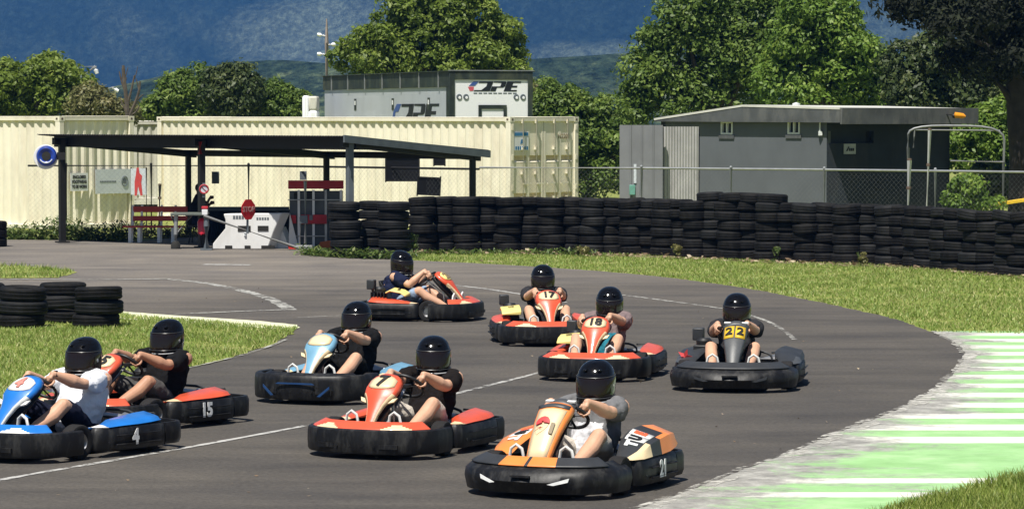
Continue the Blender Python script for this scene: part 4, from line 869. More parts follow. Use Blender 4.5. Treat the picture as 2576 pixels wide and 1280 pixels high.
def logo(o, ax, hgt, wid, nrm, par, red=True):
    """slanted D P E letters with a small two-tone flash before them"""
    ax = Vector(ax); sl = .42; k = wid / 10.0
    def Q(poly): return [(u * k + v * hgt * sl, v * hgt) for u, v in poly]
    mb = MB(); e = nrm * .006
    for poly in ([(1.9, 0), (3.1, 0), (3.1, .12), (1.9, .12)], [(2.2, .84), (4.3, .84), (4.3, 1), (2.2, 1)], [(3.1, 0), (4.6, 0), (4.6, 1), (3.1 + .6, 1), (3.7, .5), (3.1, .12)],
                 [(4.7, 0), (5.6, 0), (5.6, .38), (6.6, .38), (6.9, .5), (6.9, .9), (6.7, 1), (4.7, 1), (4.7, .9), (5.6, .88), (6.1, .86), (6.1, .50), (5.6, .50), (4.7, .50)],
                 [(7.0, 0), (9.2, 0), (9.2, .14), (8.1, .14), (8.1, .40), (9.0, .40), (9.0, .58), (8.1, .58), (8.1, .86), (9.4, .86), (9.4, 1), (7.0, 1)]): mb.prism(Q(poly), o, ax, U, e)
    mb.build('lettering', [m_logob], par, smooth=False)
    mb = MB(); mb.prism(Q([(.7, .55), (1.7, .55), (2.1, 1), (1.2, 1)]), o, ax, U, e); mb.build('logo_flash', [m_logobl], par)
    if red: mb = MB(); mb.prism(Q([(.6, .45), (1.6, .45), (1.8, .05), (1.2, .02)]), o, ax, U, e); mb.build('logo_flash', [m_logor], par)
    else: mb = MB(); mb.prism(Q([(.7, .1), (2.0, .1), (2.0, .26), (1.15, .26), (1.15, .55), (.7, .55)]), o, ax, U, e); mb.build('logo_flash', [m_logobl], par)
logo(te * .40 + ts * .034 + U * 3.46, te, .27, 1.72, -ts, rd)
mb = MB()
for i in range(9): mb.obox(te * (.72 + i * .145) + ts * .034 + U * 3.39, te * .11, ts * -.004, U * .03)
mb.build('small_print', [m_slate], rd)
logo(te * .038 + ts * 5.6 + U * 2.62, -ts, .50, 4.7, -te, tr, False)
mb = MB(); mb.obox(ts * 2 + U * .5, te * W_, ts * (L_ - 4), U * .4); mb.build('chassis', [m_tgrn], tr)
for x in (.15, W_ - .45):
    for y in (2.2, 3.4): mb = MB(); mb.lathe([(.1, -.12), (.45, -.14), (.5, -.1), (.5, .1), (.45, .14), (.1, .12)], 24, axis='x', closed=False); M_ = Matrix((te, ts, U)).transposed(); mb.v = [tuple(M_ @ Vector(v) + te * (x + .15) + ts * y + U * .5) for v in mb.v]; mb.build('wheel', [m_rub], tr)
# pale cab top showing past the trailer's front end
v0 = P(779, 297, 97.5); zt0 = P(779, 241, 97.5).z; tk = thing('truck_cab', 'white truck cab top with a beige side showing past the front of the box trailer', 'cab', (v0.x, v0.y, 0)); mb = MB(); mb.obox((-.22, -.2, .5), (.20, 0, 0), (0, 1.2, 0), (0, 0, zt0 - .5)); mb.obox((-.02, -.19, .5), (.26, .0, 0), (0, 1.2, 0), (0, 0, zt0 - .95)); mb.build('cab', [m_twht], tk, bevel=.07)
mb = MB(); mb.obox((-.02, -.17, zt0 - .45), (.26, .0, 0), (0, 1.1, 0), (0, 0, .43)); mb.build('deflector', [m_contg], tk, bevel=.05)
# ------------------------------------------------------------------ open shelter
A_ = P(157, 615, 69.9); E_p = P(880, 640, 64.5); A_.z = E_p.z = 0; C_ = A_.lerp(E_p, .5); fx = (E_p - A_).normalized(); back = Vector((2.45, 3.2, 0)); slope = -.30
sh = thing('open_shelter', 'open-sided shelter with black posts and a dark corrugated skillion roof before the cream containers', 'shelter', (A_.x, A_.y, 0)); Lf = (E_p - A_).length; b1 = back
ZF = 2.30
def post(x, bk, w, mt, zt): 
    mb = MB(); p = fx * x + b1 * bk; mb.box(p + Vector((0, 0, zt / 2)), (w, w, zt), (0, 0, .5)); mb.box(p + Vector((0, 0, .02)), (w * 2, w * 2, .03), (0, 0, .5)); mb.build('post', [mt], sh, bevel=.006)
for x in (0, Lf * .505): post(x, 0, .13, m_dk, ZF - .03)
post(Lf, 0, .13, m_slate, ZF - .03)
for x in (0, Lf * .505, Lf): post(x, 1, .11, m_dk, ZF + slope - .04)
for x in (0, Lf * .505, Lf):
    mb = MB(); mb.obox(fx * (x - .06) + U * (ZF - .16) - b1 * .06, fx * .10, b1 * 1.12, U * .15); mb.v = [(v[0], v[1], v[2] + slope * (Vector(v).xy - (fx * x).xy).dot(b1.xy.normalized()) / b1.length) for v in mb.v]; mb.build('rafter', [m_dk], sh)
mb = MB(); mb.obox(fx * -.38 + U * (ZF - .20) + b1 * .03, fx * (Lf + .45), Vector((.05, .06, 0)), U * .24); mb.obox(fx * -.38 + b1 + U * (ZF + slope - .14), fx * (Lf + .45), Vector((.05, .06, 0)), U * .14); mb.build('beam', [m_dk], sh)
for bk in (.25, .5, .75): mb = MB(); mb.obox(fx * -.38 + b1 * bk + U * (ZF + slope * bk), fx * (Lf + .45), Vector((.04, .05, 0)), U * .06); mb.build('purlin', [m_dk], sh)
mb = MB(); k = int((Lf + .62) / .076); lo = []; up = []
for i in range(k * 4 + 1):
    q = fx * (-.42 + i * .019); z = .012 * math.sin(i * math.pi / 2); lo.append(q - b1 * .09 + U * (ZF + .072 + z)); up.append(q + b1 * 1.10 + U * (ZF + slope * 1.1 + .075 + z))
n = len(lo); mb.add(lo + up, [(i, i + 1, n + i + 1, n + i) for i in range(n - 1)]); mb.build('roof_sheet', [m_roofin], sh, solid=.004)
mb = MB(); r0 = fx * (Lf + .14) - b1 * .09; mb.obox(r0 + U * (ZF - .05), fx * .04, b1 * 1.19 + U * slope * 1.19, U * .15); mb.build('fascia', [m_slate], sh)
mb = MB(); mb.bar(fx * Lf * .505 + Vector((-.02, -.09, 1.98)), fx * Lf * .505 + Vector((-.02, -.09, 2.24)), .05, 10); mb.build('red_lamp', [mat('red_enamel', (.45, .03, .03), .4)], sh)
# screens hung under the roof
def panel(name, label, cat, px0, py0, px1, py1, d, mt, th=.06, frame=None, tilt=0):
    a, b_ = P(px0, py0, d), P(px1, py1, d); c = (a + b_) / 2; t = thing(name, label, cat, c, 0); mb = MB(); mb.box((0, 0, 0), (abs(b_.x - a.x), th, abs(a.z - b_.z)), (0, tilt, 0)); mb.build('panel' if frame is None else 'screen', [mt], t, bevel=.004)
    if frame:
        w, h = abs(b_.x - a.x), abs(a.z - b_.z); mb = MB()
        for s in (-1, 1): mb.box((s * w / 2, -.01, 0), (.03, th + .02, h + .06), (0, tilt, 0)); mb.box((0, -.01, s * h / 2), (w, th + .02, .03), (0, tilt, 0))
        mb.build('frame', [frame], t)
    return t
m_scr = mat('dark_screen', (.006, .006, .008), .35)
panel('display_screen', 'large black screen hanging under the right half of the shelter roof', 'screen', 970, 397, 1054, 455, 71.5, m_scr, .08, m_dk)
panel('display_screen', 'lower black screen just above the tyre wall, below the large hanging one', 'screen', 1050, 447, 1107, 490, 70.8, m_scr, .08, m_dk, .05)
panel('display_screen', 'small square black screen up under the roof by the right end', 'screen', 1091, 385, 1119, 415, 72.2, m_scr, .08, m_dk)
panel('meter_box', 'small dark grey box fixed to the back fence between two shelter posts', 'box', 533, 432, 551, 462, 73.5, m_slate, .12)
panel('meter_box', 'dark box on the fence rail above the red boards', 'box', 754, 431, 771, 453, 73.5, m_slate, .12)
# ------------------------------------------------------------------ fence with chain link
def fence(label, pts, hgt, posts, mt=m_galv, sp=.105, wire=.0014, mesh_top=None, rail_r=.024):
    t = thing('chain_link_fence', label, 'fence', (0, 0, 0)); rail = [p + Vector((0, 0, hgt)) for p in pts]
    mb = MB(); mb.tube(rail, rail_r, 8); mb.build('top_rail', [mt], t)
    for q in posts: mb = MB(); mb.bar(q, q + Vector((0, 0, hgt + .03)), .030, 10); mb.sphere(q + Vector((0, 0, hgt + .035)), .034, 8, 5); mb.build('post', [mt], t)
    mb = MB()
    for a, b_ in zip(pts, pts[1:]):
        L = (b_ - a).length; d = (b_ - a) / L; nx = Vector((-d.y, d.x, 0)) * wire; H2 = hgt - .03; k = int((L + H2) / sp)
        for i in range(k):
            s0 = i * sp - H2
            for sg in (1, -1):
                u0, u1 = max(0, s0), min(L, s0 + H2); z0, z1 = u0 - s0, u1 - s0
                if u1 <= u0: continue
                if sg < 0: z0, z1 = H2 - z0, H2 - z1
                p, q = a + d * u0 + Vector((0, 0, z0 + .02)), a + d * u1 + Vector((0, 0, z1 + .02)); w = d * wire
                mb.add([p - w + nx * sg * .5, p + w + nx * sg * .5, q + w + nx * sg * .5, q - w + nx * sg * .5], [(0, 1, 2, 3)])
    mb.build('wire_mesh', [m_wirem], t, smooth=False); return t
zr = 1.66
def onrail(x, y, z): r = ray(x, y); t = (z - H) / r.z; return Vector((r.x * t, r.y * t, 0))
fp = [onrail(1205, 422, zr), onrail(1620, 423, zr), onrail(2073, 427, zr), onrail(2335, 430, zr), onrail(2640, 434, zr), onrail(3000, 440, zr)]
fence('galvanised chain link fence running behind the long tyre wall', fp, zr, [onrail(x, y, zr) for x, y in ((1613, 423), (1838, 425), (2073, 427), (2352, 430), (2660, 434))])
onr2 = lambda x: onrail(x, 417, 1.62)
fp2 = [onr2(70), onr2(640), onrail(1205, 421, 1.66)]
fence('dark chain link fence under the shelter in front of the containers', fp2, 1.62, [onr2(x) for x in (166, 380, 625)], m_dk, .12, .0016)
def pole(label, x0, y0, x1, y1, d, r, mt): 
    a, b_ = P(x1, y1, d), P(x0, y0, d); a.z = 0; t = thing('pole', label, 'pole', a); mb = MB(); mb.tube([Vector((0, 0, 0)), b_ - a], r, 12); mb.build('shaft', [mt], t); mb = MB(); mb.lathe([(r * 1.02, -.03), (r * 1.12, 0), (r * 1.02, .03)], 12, (b_ - a) * .72, closed=False); mb.lathe([(0, .02), (r, .015), (r * 1.05, -.02)], 12, b_ - a, closed=False); mb.build('collar', [m_rust], t); return t
m_wpole = mat('white_painted_pole', (.80, .80, .74), .6, .08, 5)
pole('thick white leaning pole before the dark end of the grey building', 2287, 401, 2280, 560, 61.0, .045, m_wpole)
pole('tall thin white pole standing at the right of the thick leaning one', 2338, 325, 2326, 560, 63.0, .036, m_wpole)
# grey pipe frame at the right of the building
d_ = 69.0; pf = thing('pipe_frame', 'grey double pipe frame with rounded corners standing right of the grey building', 'frame', (0, d_, 0)); q = lambda x, y: P(x, y, d_) - Vector((0, d_, 0))
mb = MB(); mb.tube(bpath([q(2283, 372), q(2285, 316), q(2526, 318), q(2524, 410)], 5), .027, 10); mb.tube(bpath([q(2297, 372), q(2300, 327), q(2300, 327), q(2515, 329)], 4), .016, 8); mb.tube([q(2524, 408), q(2390, 405)], .022, 8); mb.bar(q(2524, 408), Vector((q(2522, 400).x, 0, 0)), .035); mb.bar(q(2284, 372), Vector((q(2284, 400).x, 0, 0)), .035); mb.build('pipe', [m_wirem], pf)
# ------------------------------------------------------------------ gate area
m_plastic = mat('white_barrier_plastic', (.82, .82, .80), .5, .04, 2, .05, 20, dirt=(.45, .42, .36), dirt_amt=.35, dscale=1.5); m_redp = mat('red_painted_board', (.42, .015, .025), .55, .2, 4); m_redbright = mat('bright_red_paint', (.62, .03, .02), .5, .15, 4)
m_navy = mat('navy_shade_cloth', (.006, .007, .013), .9, .3, 3, .3, 40); m_hole = mat('black_hollow', (.02, .019, .016), .9); m_mesh_g = mat('grey_infill_panel', (.085, .095, .10), .7, .25, 3)
k9 = 118.0; d9 = P(620, 626, 1).y
bp_ = G(622, 627); sc_ = F / bp_.y; d9 = bp_.y
X_ = lambda x, y, d=d9: P(x, y, d)
ba = thing('road_barrier', 'white plastic road barrier with flared foot and two dark slots behind the boom gate', 'barrier', (bp_.x, bp_.y, 0))
def bxy(x, y): p = X_(x, y); return (p.x - bp_.x, p.z)
ez = Vector((.16, .32, 0)); prof = [bxy(534, 628), bxy(535, 612), bxy(566, 574), bxy(566, 552), bxy(561, 538), bxy(708, 536), bxy(690, 578), bxy(673, 628)]
prof = [(u, max(.0, v)) for u, v in prof]
mb = MB(); n = len(prof); mb.prism(prof, Vector((0, 0, 0)), (1, 0, 0), (0, 0, 1), ez); mb.build('body', [m_plastic], ba, bevel=.02, smooth=True)
mb = MB(); mb.prism([bxy(690, 600), bxy(702, 572), bxy(727, 628), bxy(682, 628)], Vector((0, .36, 0)), (1, 0, 0), (0, 0, 1), (.1, .25, 0)); mb.build('flared_foot', [m_plastic], ba, bevel=.01)
for (xa, ya, xb, yb) in ((598, 568, 630, 582), (648, 568, 675, 581)):
    u0, v0_ = bxy(xa, yb); u1, v1_ = bxy(xb, ya); mb = MB(); mb.obox((u0, -.012, v0_), (u1 - u0, 0, 0), (0, .03, 0), (0, 0, v1_ - v0_)); mb.build('slot', [m_hole], ba)
for (xa, xb) in ((566, 584), (615, 630), (657, 690)):
    u0, _ = bxy(xa, 628); u1, _ = bxy(xb, 628); mb = MB(); mb.obox((u0, -.012, .004), (u1 - u0, 0, 0), (0, .05, 0), (0, 0, .075)); mb.build('forklift_slot', [m_hole], ba)
u0, v0_ = bxy(617, 590); mb = MB(); mb.tube([Vector((u0, -.008, v0_ + .03)), Vector((u0, -.008, v0_ - .02))], .03, 10); mb.build('plug', [m_pale], ba)
mb = MB(); u1, v1_ = bxy(645, 553)
for i in range(5): mb.obox((u1 + i * .055, -.006, v1_), (.038, 0, 0), (0, .004, 0), (0, 0, .05))
u1, v1_ = bxy(586, 551)
for i in range(4): mb.obox((u1 + i * .06, -.006, v1_), (.045, 0, 0), (0, .004, 0), (0, 0, .07))
mb.build('print', [m_slate], ba)
# boom gate with its stop sign
dg = d9 - .55; bg_ = G(768, 629); bt = thing('boom_gate', 'grey boom gate arm resting low across the entry with a red counterweight end', 'gate', (bg_.x, bg_.y, 0)); bg3 = Vector((bg_.x, bg_.y, 0))
L0 = P(512, 543, dg) - bg3; L1 = P(757, 626, bg_.y - .05) - bg3
mb = MB(); mb.bar(L0, L1, .036, 12); mb.build('arm', [m_galv], bt)
mb = MB(); p0 = P(519, 548, dg + .05) - bg3; g0_ = Vector((p0.x, p0.y, 0)); mb.tube([g0_, g0_ + Vector((0, 0, .5)), p0], [.075, .06, .05], 12); mb.box(g0_ + Vector((0, 0, .02)), (.24, .2, .04)); mb.build('rest_post', [m_slate], bt)
mb = MB(); mb.box(p0 + Vector((-.03, 0, .12)), (.12, .1, .12)); mb.build('rest_cap', [m_sheetw], bt, bevel=.01); mb = MB(); mb.box(p0 + Vector((-.03, 0, .21)), (.13, .11, .06)); mb.build('rest_band', [m_redp], bt, bevel=.01)
def pz(x, y, d): q = P(x, y, d) - bg3; return q
mb = MB(); dd = bg_.y - .05; mb.prism([(pz(x, y, dd).x, max(.02, pz(x, y, dd).z)) for x, y in ((723, 613), (762, 624), (764, 629), (726, 629))], Vector((0, -.08, 0)), (1, 0, 0), (0, 0, 1), (0, .16, 0)); mb.build('counterweight', [m_redbright], bt, bevel=.008)
mb = MB(); mb.bar((0, 0, 0), (0, 0, pz(768, 456, bg_.y).z), .035, 12); mb.bar((-.12, .05, 0), (-.10, .05, pz(756, 546, bg_.y).z), .028, 10); mb.box((-.02, .02, .05), (.34, .2, .1)); mb.build('upright', [m_galv], bt, bevel=.006)
mb = MB(); mb.box((-.03, 0, pz(768, 552, bg_.y).z), (.16, .14, .17)); mb.box((.12, 0, pz(768, 552, bg_.y).z + .04), (.07, .09, .11)); mb.build('pivot_box', [m_slate], bt, bevel=.01)
sp_ = P(625, 527, dg - .06); stp = thing('stop_sign', 'oval-looking red octagonal stop sign turned slightly away, fixed above the boom arm', 'sign', sp_, R(54)); mb = MB(); oc = [(.225 * math.cos(R(22.5 + 45 * i)) , .225 * math.sin(R(22.5 + 45 * i))) for i in range(8)]
oc = [(u, v) for u, v in oc]; mb.prism(oc, (0, 0, 0), (1, 0, 0), (0, 0, 1), (0, .012, 0)); fcs = mb.build('face', [mat('stop_red', (.62, .015, .025), .45, .08)], stp)
text('STOP', .155, (0, -.006, 0), (1, 0, 0), (0, 0, 1), mat('dull_white_letter', (.55, .30, .28), .5), 'lettering', fcs, .004)
mb = MB(); mb.bar((0, .03, .18), (0, .03, -.50), .026, 10); mb.build('post', [m_slate], stp)
# dark screen behind the barrier, with a grey rail
q0, q1 = P(500, 527, 70.5), P(727, 527, 70.5); q0.z = q1.z = 0; zt_ = P(600, 527, 70.5).z; ns = thing('shade_screen', 'dark navy screen with a grey top rail standing behind the white barrier', 'screen', q0); mb = MB(); nn_ = 40; lo = [Vector(((q1.x - q0.x) * i / nn_, .02 * math.sin(i * 1.3), .0)) for i in range(nn_ + 1)]
mb.add(lo + [p + Vector((0, 0, zt_)) for p in lo], [(i, i + 1, nn_ + 2 + i, nn_ + 1 + i) for i in range(nn_)]); mb.build('cloth', [m_navy], ns, solid=.01); mb = MB(); mb.obox((-.2, -.04, zt_ - .03), (q1.x - q0.x + .2, 0, 0), (0, .08, 0), (0, 0, .09)); mb.build('rail', [m_slate], ns)
for x in (0, .5, 1): mb = MB(); mb.box(((q1.x - q0.x) * x, .06, zt_ / 2), (.05, .05, zt_)); mb.build('post', [m_dk], ns)
# red and grey boards
de = G(795, 628).y + .6; r0 = P(725, 628, de); r0.z = 0; W0 = lambda x, y: P(x, y, de) - r0; rb = thing('board_frame', 'tall frame of dark red boards and grey panels beside the boom gate upright', 'frame', r0)
for (xa, ya, xb, yb) in ((725, 454, 864, 475), (728, 541, 745, 562), (757, 540, 822, 563)):
    a, b_ = W0(xa, yb), W0(xb, ya); mb = MB(); mb.obox((a.x, -.05, a.z), (b_.x - a.x, 0, 0), (0, .05, 0), (0, 0, b_.z - a.z)); mb.build('red_board', [m_redp], rb, bevel=.004)
a, b_ = W0(728, 626), W0(862, 480); mb = MB(); mb.obox((a.x, .01, 0), (b_.x - a.x, 0, 0), (0, .015, 0), (0, 0, b_.z)); mb.build('grey_panel', [m_mesh_g], rb)
for x in (752, 789, 820, 858): mb = MB(); q = W0(x, 478); mb.obox((q.x - .03, -.03, 0), (.05, 0, 0), (0, .03, 0), (0, 0, q.z)); mb.build('white_post', [m_plastic if x != 820 else m_galv], rb)
for y in (504, 595): mb = MB(); q = W0(728, y); mb.obox((0, -.045, q.z), (W0(858 if y == 504 else 822, y).x, 0, 0), (0, .02, 0), (0, 0, .022)); mb.build('cross_rail', [m_galv], rb)
for x0, x1, y0, y1 in ((739, 752, 485, 505), (772, 787, 482, 505)): a, b_ = W0(x0, y1), W0(x1, y0); mb = MB(); mb.obox((a.x, -.02, a.z), (b_.x - a.x, 0, 0), (0, .02, 0), (0, 0, b_.z - a.z)); mb.build('black_patch', [m_hole], rb)
mb = MB(); a = W0(726, 626); mb.prism([(a.x, 0), (a.x + .22, 0), (a.x + .03, .75)], (0, -.1, 0), (1, 0, 0), (0, 0, 1), (0, .04, 0)); mb.build('white_brace', [m_plastic], rb)
mb = MB(); a = W0(800, 622); mb.prism([(a.x, .02), (a.x + .42, .02), (a.x + .40, .20), (a.x + .05, .14)], (0, -.13, 0), (1, 0, 0), (0, 0, 1), (0, .05, 0)); mb.build('orange_base', [mat('orange_base', (.55, .13, .03), .6)], rb)
# bench, table, person, extinguisher
m_bred = mat('red_bench_slat', (.50, .05, .04), .6, .15); m_tgr = mat('grey_green_table', (.12, .14, .12), .6, .2)
pb = G(360, 611); bn = thing('park_bench', 'red slatted bench with white slanting legs under the left half of the shelter', 'bench', (pb.x, pb.y, 0)); kb = F / pb.y; bx = lambda x: (x - 360) / kb
for y0, z0, hh, name in ((.38, .66, .13, 'backrest'), (.34, .47, .11, 'backrest'), (.0, .335, .035, 'seat')):
    mb = MB(); x0 = bx(330) if name == 'backrest' else bx(308)
    if name == 'seat':
        for j in range(3): mb.obox((x0, .02 + j * .1, z0), (1.35, 0, 0), (0, .085, 0), (0, 0, hh))
    else: mb.obox((x0, y0, z0), (1.2, 0, 0), (0, .03, 0), (0, 0, hh))
    mb.build(name, [m_bred], bn, bevel=.005)
for x in (bx(322), bx(345), bx(395), bx(430)):
    mb = MB(); mb.obox((x, .02, 0), (.07, 0, 0), (0, .04, 0), (-.0, .02, .34)); mb.build('leg', [m_plastic], bn, bevel=.004); mb = MB(); mb.obox((x + .02, .33, 0), (.05, 0, 0), (0, .04, 0), (.02, .06, .82)); mb.build('back_leg', [m_plastic], bn, bevel=.004)
pt_ = G(458, 626); tb = thing('picnic_table', 'grey picnic table on a thick single leg in front of the bench', 'table', (pt_.x, pt_.y, 0)); kt = F / pt_.y; zt = P(470, 536, pt_.y).z
mb = MB(); mb.obox(((430 - 458) / kt, -.1, zt - .05), ((520 - 430) / kt, 0, 0), (0, .7, 0), (0, 0, .05)); mb.build('tabletop', [m_tgr], tb, bevel=.008)
mb = MB(); lx = (442 - 458) / kt; mb.tube([(lx, 0, .05), (lx, 0, .30), (lx + .01, 0, zt - .05)], [.055, .045, .045], 10); mb.tube([(lx, 0, .30), (lx + .32, .1, zt - .05)], .028, 8); mb.tube([(lx, 0, zt - .28), (lx - .10, .1, zt - .05)], .02, 8); mb.build('leg', [m_galv], tb)
mb = MB(); mb.lathe([(0, .0), (.10, .0), (.10, .10), (.06, .16), (0, .16)], 14, (lx, -.02, .0)); mb.build('foot', [m_hole], tb)
mb = MB(); mb.tube([((508 - 458) / kt, .3, 0), ((508 - 458) / kt, .3, zt - .05)], .03, 8); mb.build('leg', [m_dk], tb)
# the person sitting in the shade of the shelter
V = Vector; pg = P(494, 600, 69.6); pg.z = 0
body, shirt, trs = MB(), MB(), MB(); limb(body, [V((0, .0, .50)), V((.03, 0, .80)), V((.04, 0, 1.0))], [.13, .15, .09]); limb(body, [V((.04, 0, 1.0)), V((.06, 0, 1.12))], [.05, .05]); body.sphere((.07, -.01, 1.18), (.075, .095, .115)); body.sphere((.14, -.03, 1.165), (.018, .016, .02), 8, 6); body.sphere((.07, -.10, 1.17), (.012, .018, .025), 8, 6)
for s in (-1, 1):
    sh_, el, wr_ = V((.05 + .02 * s, s * .19, .97)), V((.22, s * .20, .80)), V((.30, s * .09 - .04, .98 if s < 0 else .86)); limb(body, [sh_, el], [.05, .04]); limb(body, [el, wr_], [.04, .026]); hand(body, wr_, wr_ + V((.06, 0, .03)), V((0, 0, 1)), .016, s); limb(shirt, [sh_, sh_.lerp(el, .7)], [.068, .064])
    hip, kn, an = V((0, s * .10, .48)), V((.40, s * .13, .47)), V((.36, s * .13, .08)); limb(trs, [hip, kn], [.095, .065]); limb(trs, [kn, an], [.064, .05]); limb(body, [hip, kn], [.08, .055]); limb(body, [kn, an], [.055, .04]); limb(body, [an, an + V((.14, 0, -.03))], [.038, .032])
limb(shirt, [V((0, 0, .48)), V((.03, 0, .80)), V((.045, 0, .99))], [.155, .17, .10]); po = fused(body, 'person', [M_SKIN3], .009, 3); tag(po, 'person in dark clothes sitting in the shade at the picnic table', 'person'); po.location = pg
a_ = fused(shirt, 'shirt', [sh_blk], .012, 2, .02); a_.parent = po; a_ = fused(trs, 'trousers', [so_nvy], .012, 2, .02); a_.parent = po
mb = MB(); mb.sphere((.06, .0, 1.215), (.088, .108, .098), 16, 10); mb.build('hair', [m_collar], po); mb = MB(); mb.tube([(.36, -.13, .06), (.50, -.13, .045)], [.05, .04], 10, round_caps=True); mb.tube([(.36, .13, .06), (.50, .13, .045)], [.05, .04], 10, round_caps=True); mb.build('shoes', [m_hole], po)
pstool = thing('stool', 'low dark stool under the seated person in the shelter', 'stool', pg); mb = MB(); mb.lathe([(0, .36), (.18, .36), (.18, .40), (0, .40)], 18); mb.build('seat', [m_dk], pstool)
for i in range(4): w_ = i * 1.571 + .6; mb = MB(); mb.bar((.13 * math.cos(w_), .13 * math.sin(w_), .36), (.19 * math.cos(w_), .19 * math.sin(w_), 0), .018); mb.build('leg', [m_dk], pstool)
ge = P(508, 590, d9 + .35); fe = thing('fire_extinguisher', 'red cylinder fixed low beside the middle shelter post', 'extinguisher', (ge.x, ge.y, ge.z)); mb = MB(); mb.tube([(0, 0, 0), (0, 0, .02), (0, 0, .27), (0, 0, .33), (0, 0, .35)], [.085, .095, .095, .06, .03], 16); mb.build('cylinder', [mat('extinguisher_red', (.60, .02, .05), .35, coat=.4)], fe, angle=50); mb = MB(); mb.bar((0, 0, .34), (0, 0, .40), .022); mb.box((.03, 0, .41), (.12, .03, .025)); mb.tube([(.03, -.02, .37), (.12, -.04, .30), (.11, -.04, .10)], .012, 6); mb.build('valve', [m_dk], fe)
mb = MB(); mb.box((-.02, .07, .2), (.03, .06, .3)); mb.bar((-.02, .08, -ge.z), (-.02, .08, .36), .025, 8); mb.build('bracket', [m_dk], fe)
# round prohibition sign on the middle post
rs = P(513, 476, 66.2); rsn = thing('round_sign', 'small round red and white sign on the middle shelter post', 'sign', rs, R(10)); mb = MB(); mb.lathe([(0, 0), (.105, 0), (.105, .012), (0, .012)], 24, axis='y'); mb.build('plate', [m_pale], rsn); mb = MB(); mb.tube([(.088 * math.cos(a), -.002, .088 * math.sin(a)) for a in [R(i * 15) for i in range(24)]], .016, 8, closed=True); mb.bar((-.06, -.004, .06), (.06, -.004, -.06), .012); mb.build('red_ring', [m_redp], rsn); mb = MB(); mb.box((0, .03, -.02), (.06, .04, .30)); mb.build('bracket', [m_slate], rsn)
# blue horn beside the left post
bh = P(117, 393, 68.6); bl = thing('blue_roundel', 'round blue disc with a dark centre and white rim beside the left shelter post', 'disc', bh); m_bl = mat('blue_enamel', (.015, .05, .32), .3, .2, coat=.4)
mb = MB(); mb.lathe([(0, .035), (.255, .035), (.265, .05), (.255, .065), (0, .065)], 28, (-.025, 0, -.02), axis='y', closed=False); mb.build('backing_disc', [m_sheetw], bl); mb = MB(); mb.lathe([(.0, -.03), (.09, -.03), (.12, -.05), (.17, -.075), (.205, -.06), (.225, 0), (.22, .03), (0, .03)], 32, axis='y', closed=False); mb.lathe([(0, 0), (.2, 0)], 8, axis='y', closed=False); mb.build('disc', [m_bl], bl)
mb = MB(); mb.lathe([(0, -.06), (.095, -.055), (.10, -.03), (0, -.028)], 24, axis='y'); mb.build('centre', [m_hole], bl); mb = MB(); mb.tube([(.148 * math.cos(a), -.07, .148 * math.sin(a)) for a in [R(200 + i * 12) for i in range(12)]], .016, 6); mb.build('white_arc', [m_pale], bl); mb = MB(); mb.obox((.22, .02, -.08), (.18, 0, 0), (0, .04, 0), (0, 0, .16)); mb.build('bracket', [m_dk], bl)
# notices fixed to the left container and the gap fence
def board(name, label, x0, y0, x1, y1, p0, u, mt, th=.012):
    """a flat sheet on the plane through p0 along u"""
    u = Vector(u).normalized(); n = Vector((u.y, -u.x, 0)); n = n if n.y < 0 else -n
    def hit(x, y): r = ray(x, y); o = Vector((0, 0, H)); t = (p0 - o).dot(n) / r.dot(n); return o + r * t
    a, b_ = hit(x0, y1), hit(x1, y0); c = (a + b_) / 2 + n * .03; w_ = (b_ - a).dot(u); h_ = b_.z - a.z; t = thing(name, label, 'sign', c); mb = MB(); mb.obox(u * (-w_ / 2) + Vector((0, 0, -h_ / 2)), u * w_, n * -th, Vector((0, 0, h_))); f = mb.build('sheet', [mt], t); return t, f, u, n, w_, h_
ew = Vector((.665, .747, 0)).normalized()
nb = board('notice_board', 'white notice in black capitals asking for enclosed footwear, on the left container', 176, 435, 219, 481, c1 - Vector((0, 0, 0)) , ew, m_sheetw)
for i, tx in enumerate(('ENCLOSED', 'FOOTWEAR', 'TO BE WORN')): text(tx, nb[5] * .235, nb[3] * .004 + Vector((0, 0, nb[5] * (.27 - .27 * i))), nb[2], (0, 0, 1), m_ink, 'lettering', nb[1], .006, 0, .002, .82 if i < 2 else .72)
bb = board('banner', 'pale grey banner with faint print and a small emblem on the left container', 239, 425, 326, 488, c1, ew, m_pale)
mb = MB(); wv = bb[4]
for i in range(10): mb.obox(bb[2] * (-wv * .38 + i * wv * .047) + bb[3] * .003 + Vector((0, 0, -.02)), bb[2] * wv * .035, bb[3] * .003, Vector((0, 0, .035)))
mb.tube([bb[2] * (wv * .33 + .10 * math.cos(a)) + bb[3] * .006 + Vector((0, 0, .12 * math.sin(a))) for a in [R(i * 20) for i in range(18)]], .010, 5, closed=True); mb.prism([(-.05, -.06), (.05, -.06), (.06, .04), (0, .09), (-.06, .04)], bb[2] * wv * .33 + bb[3] * .006, bb[2], (0, 0, 1), bb[3] * .002); mb.build('print', [m_slate], bb[1])
b2 = board('banner', 'grey sheet with a red standing figure between the containers', 329, 424, 369, 490, P(350, 460, 76.5), Vector((1, .1, 0)), m_pale)
mb = MB(); mb.prism([(-.10, -.34), (-.05, -.34), (-.02, -.10), (.04, -.34), (.09, -.33), (.06, -.02), (.08, .14), (.02, .20), (.0, .34), (-.05, .33), (-.07, .16), (-.10, 0)], b2[3] * .004, b2[2], (0, 0, 1), b2[3] * .004); mb.build('print', [m_redink], b2[1])
for xx in (330, 368): mb = MB(); q = P(xx, 460, 76.5) - b2[0].location; mb.bar(Vector((q.x, .03, -b2[0].location.z)), Vector((q.x, .03, .34)), .02, 8); mb.build('post', [m_dk], b2[0])
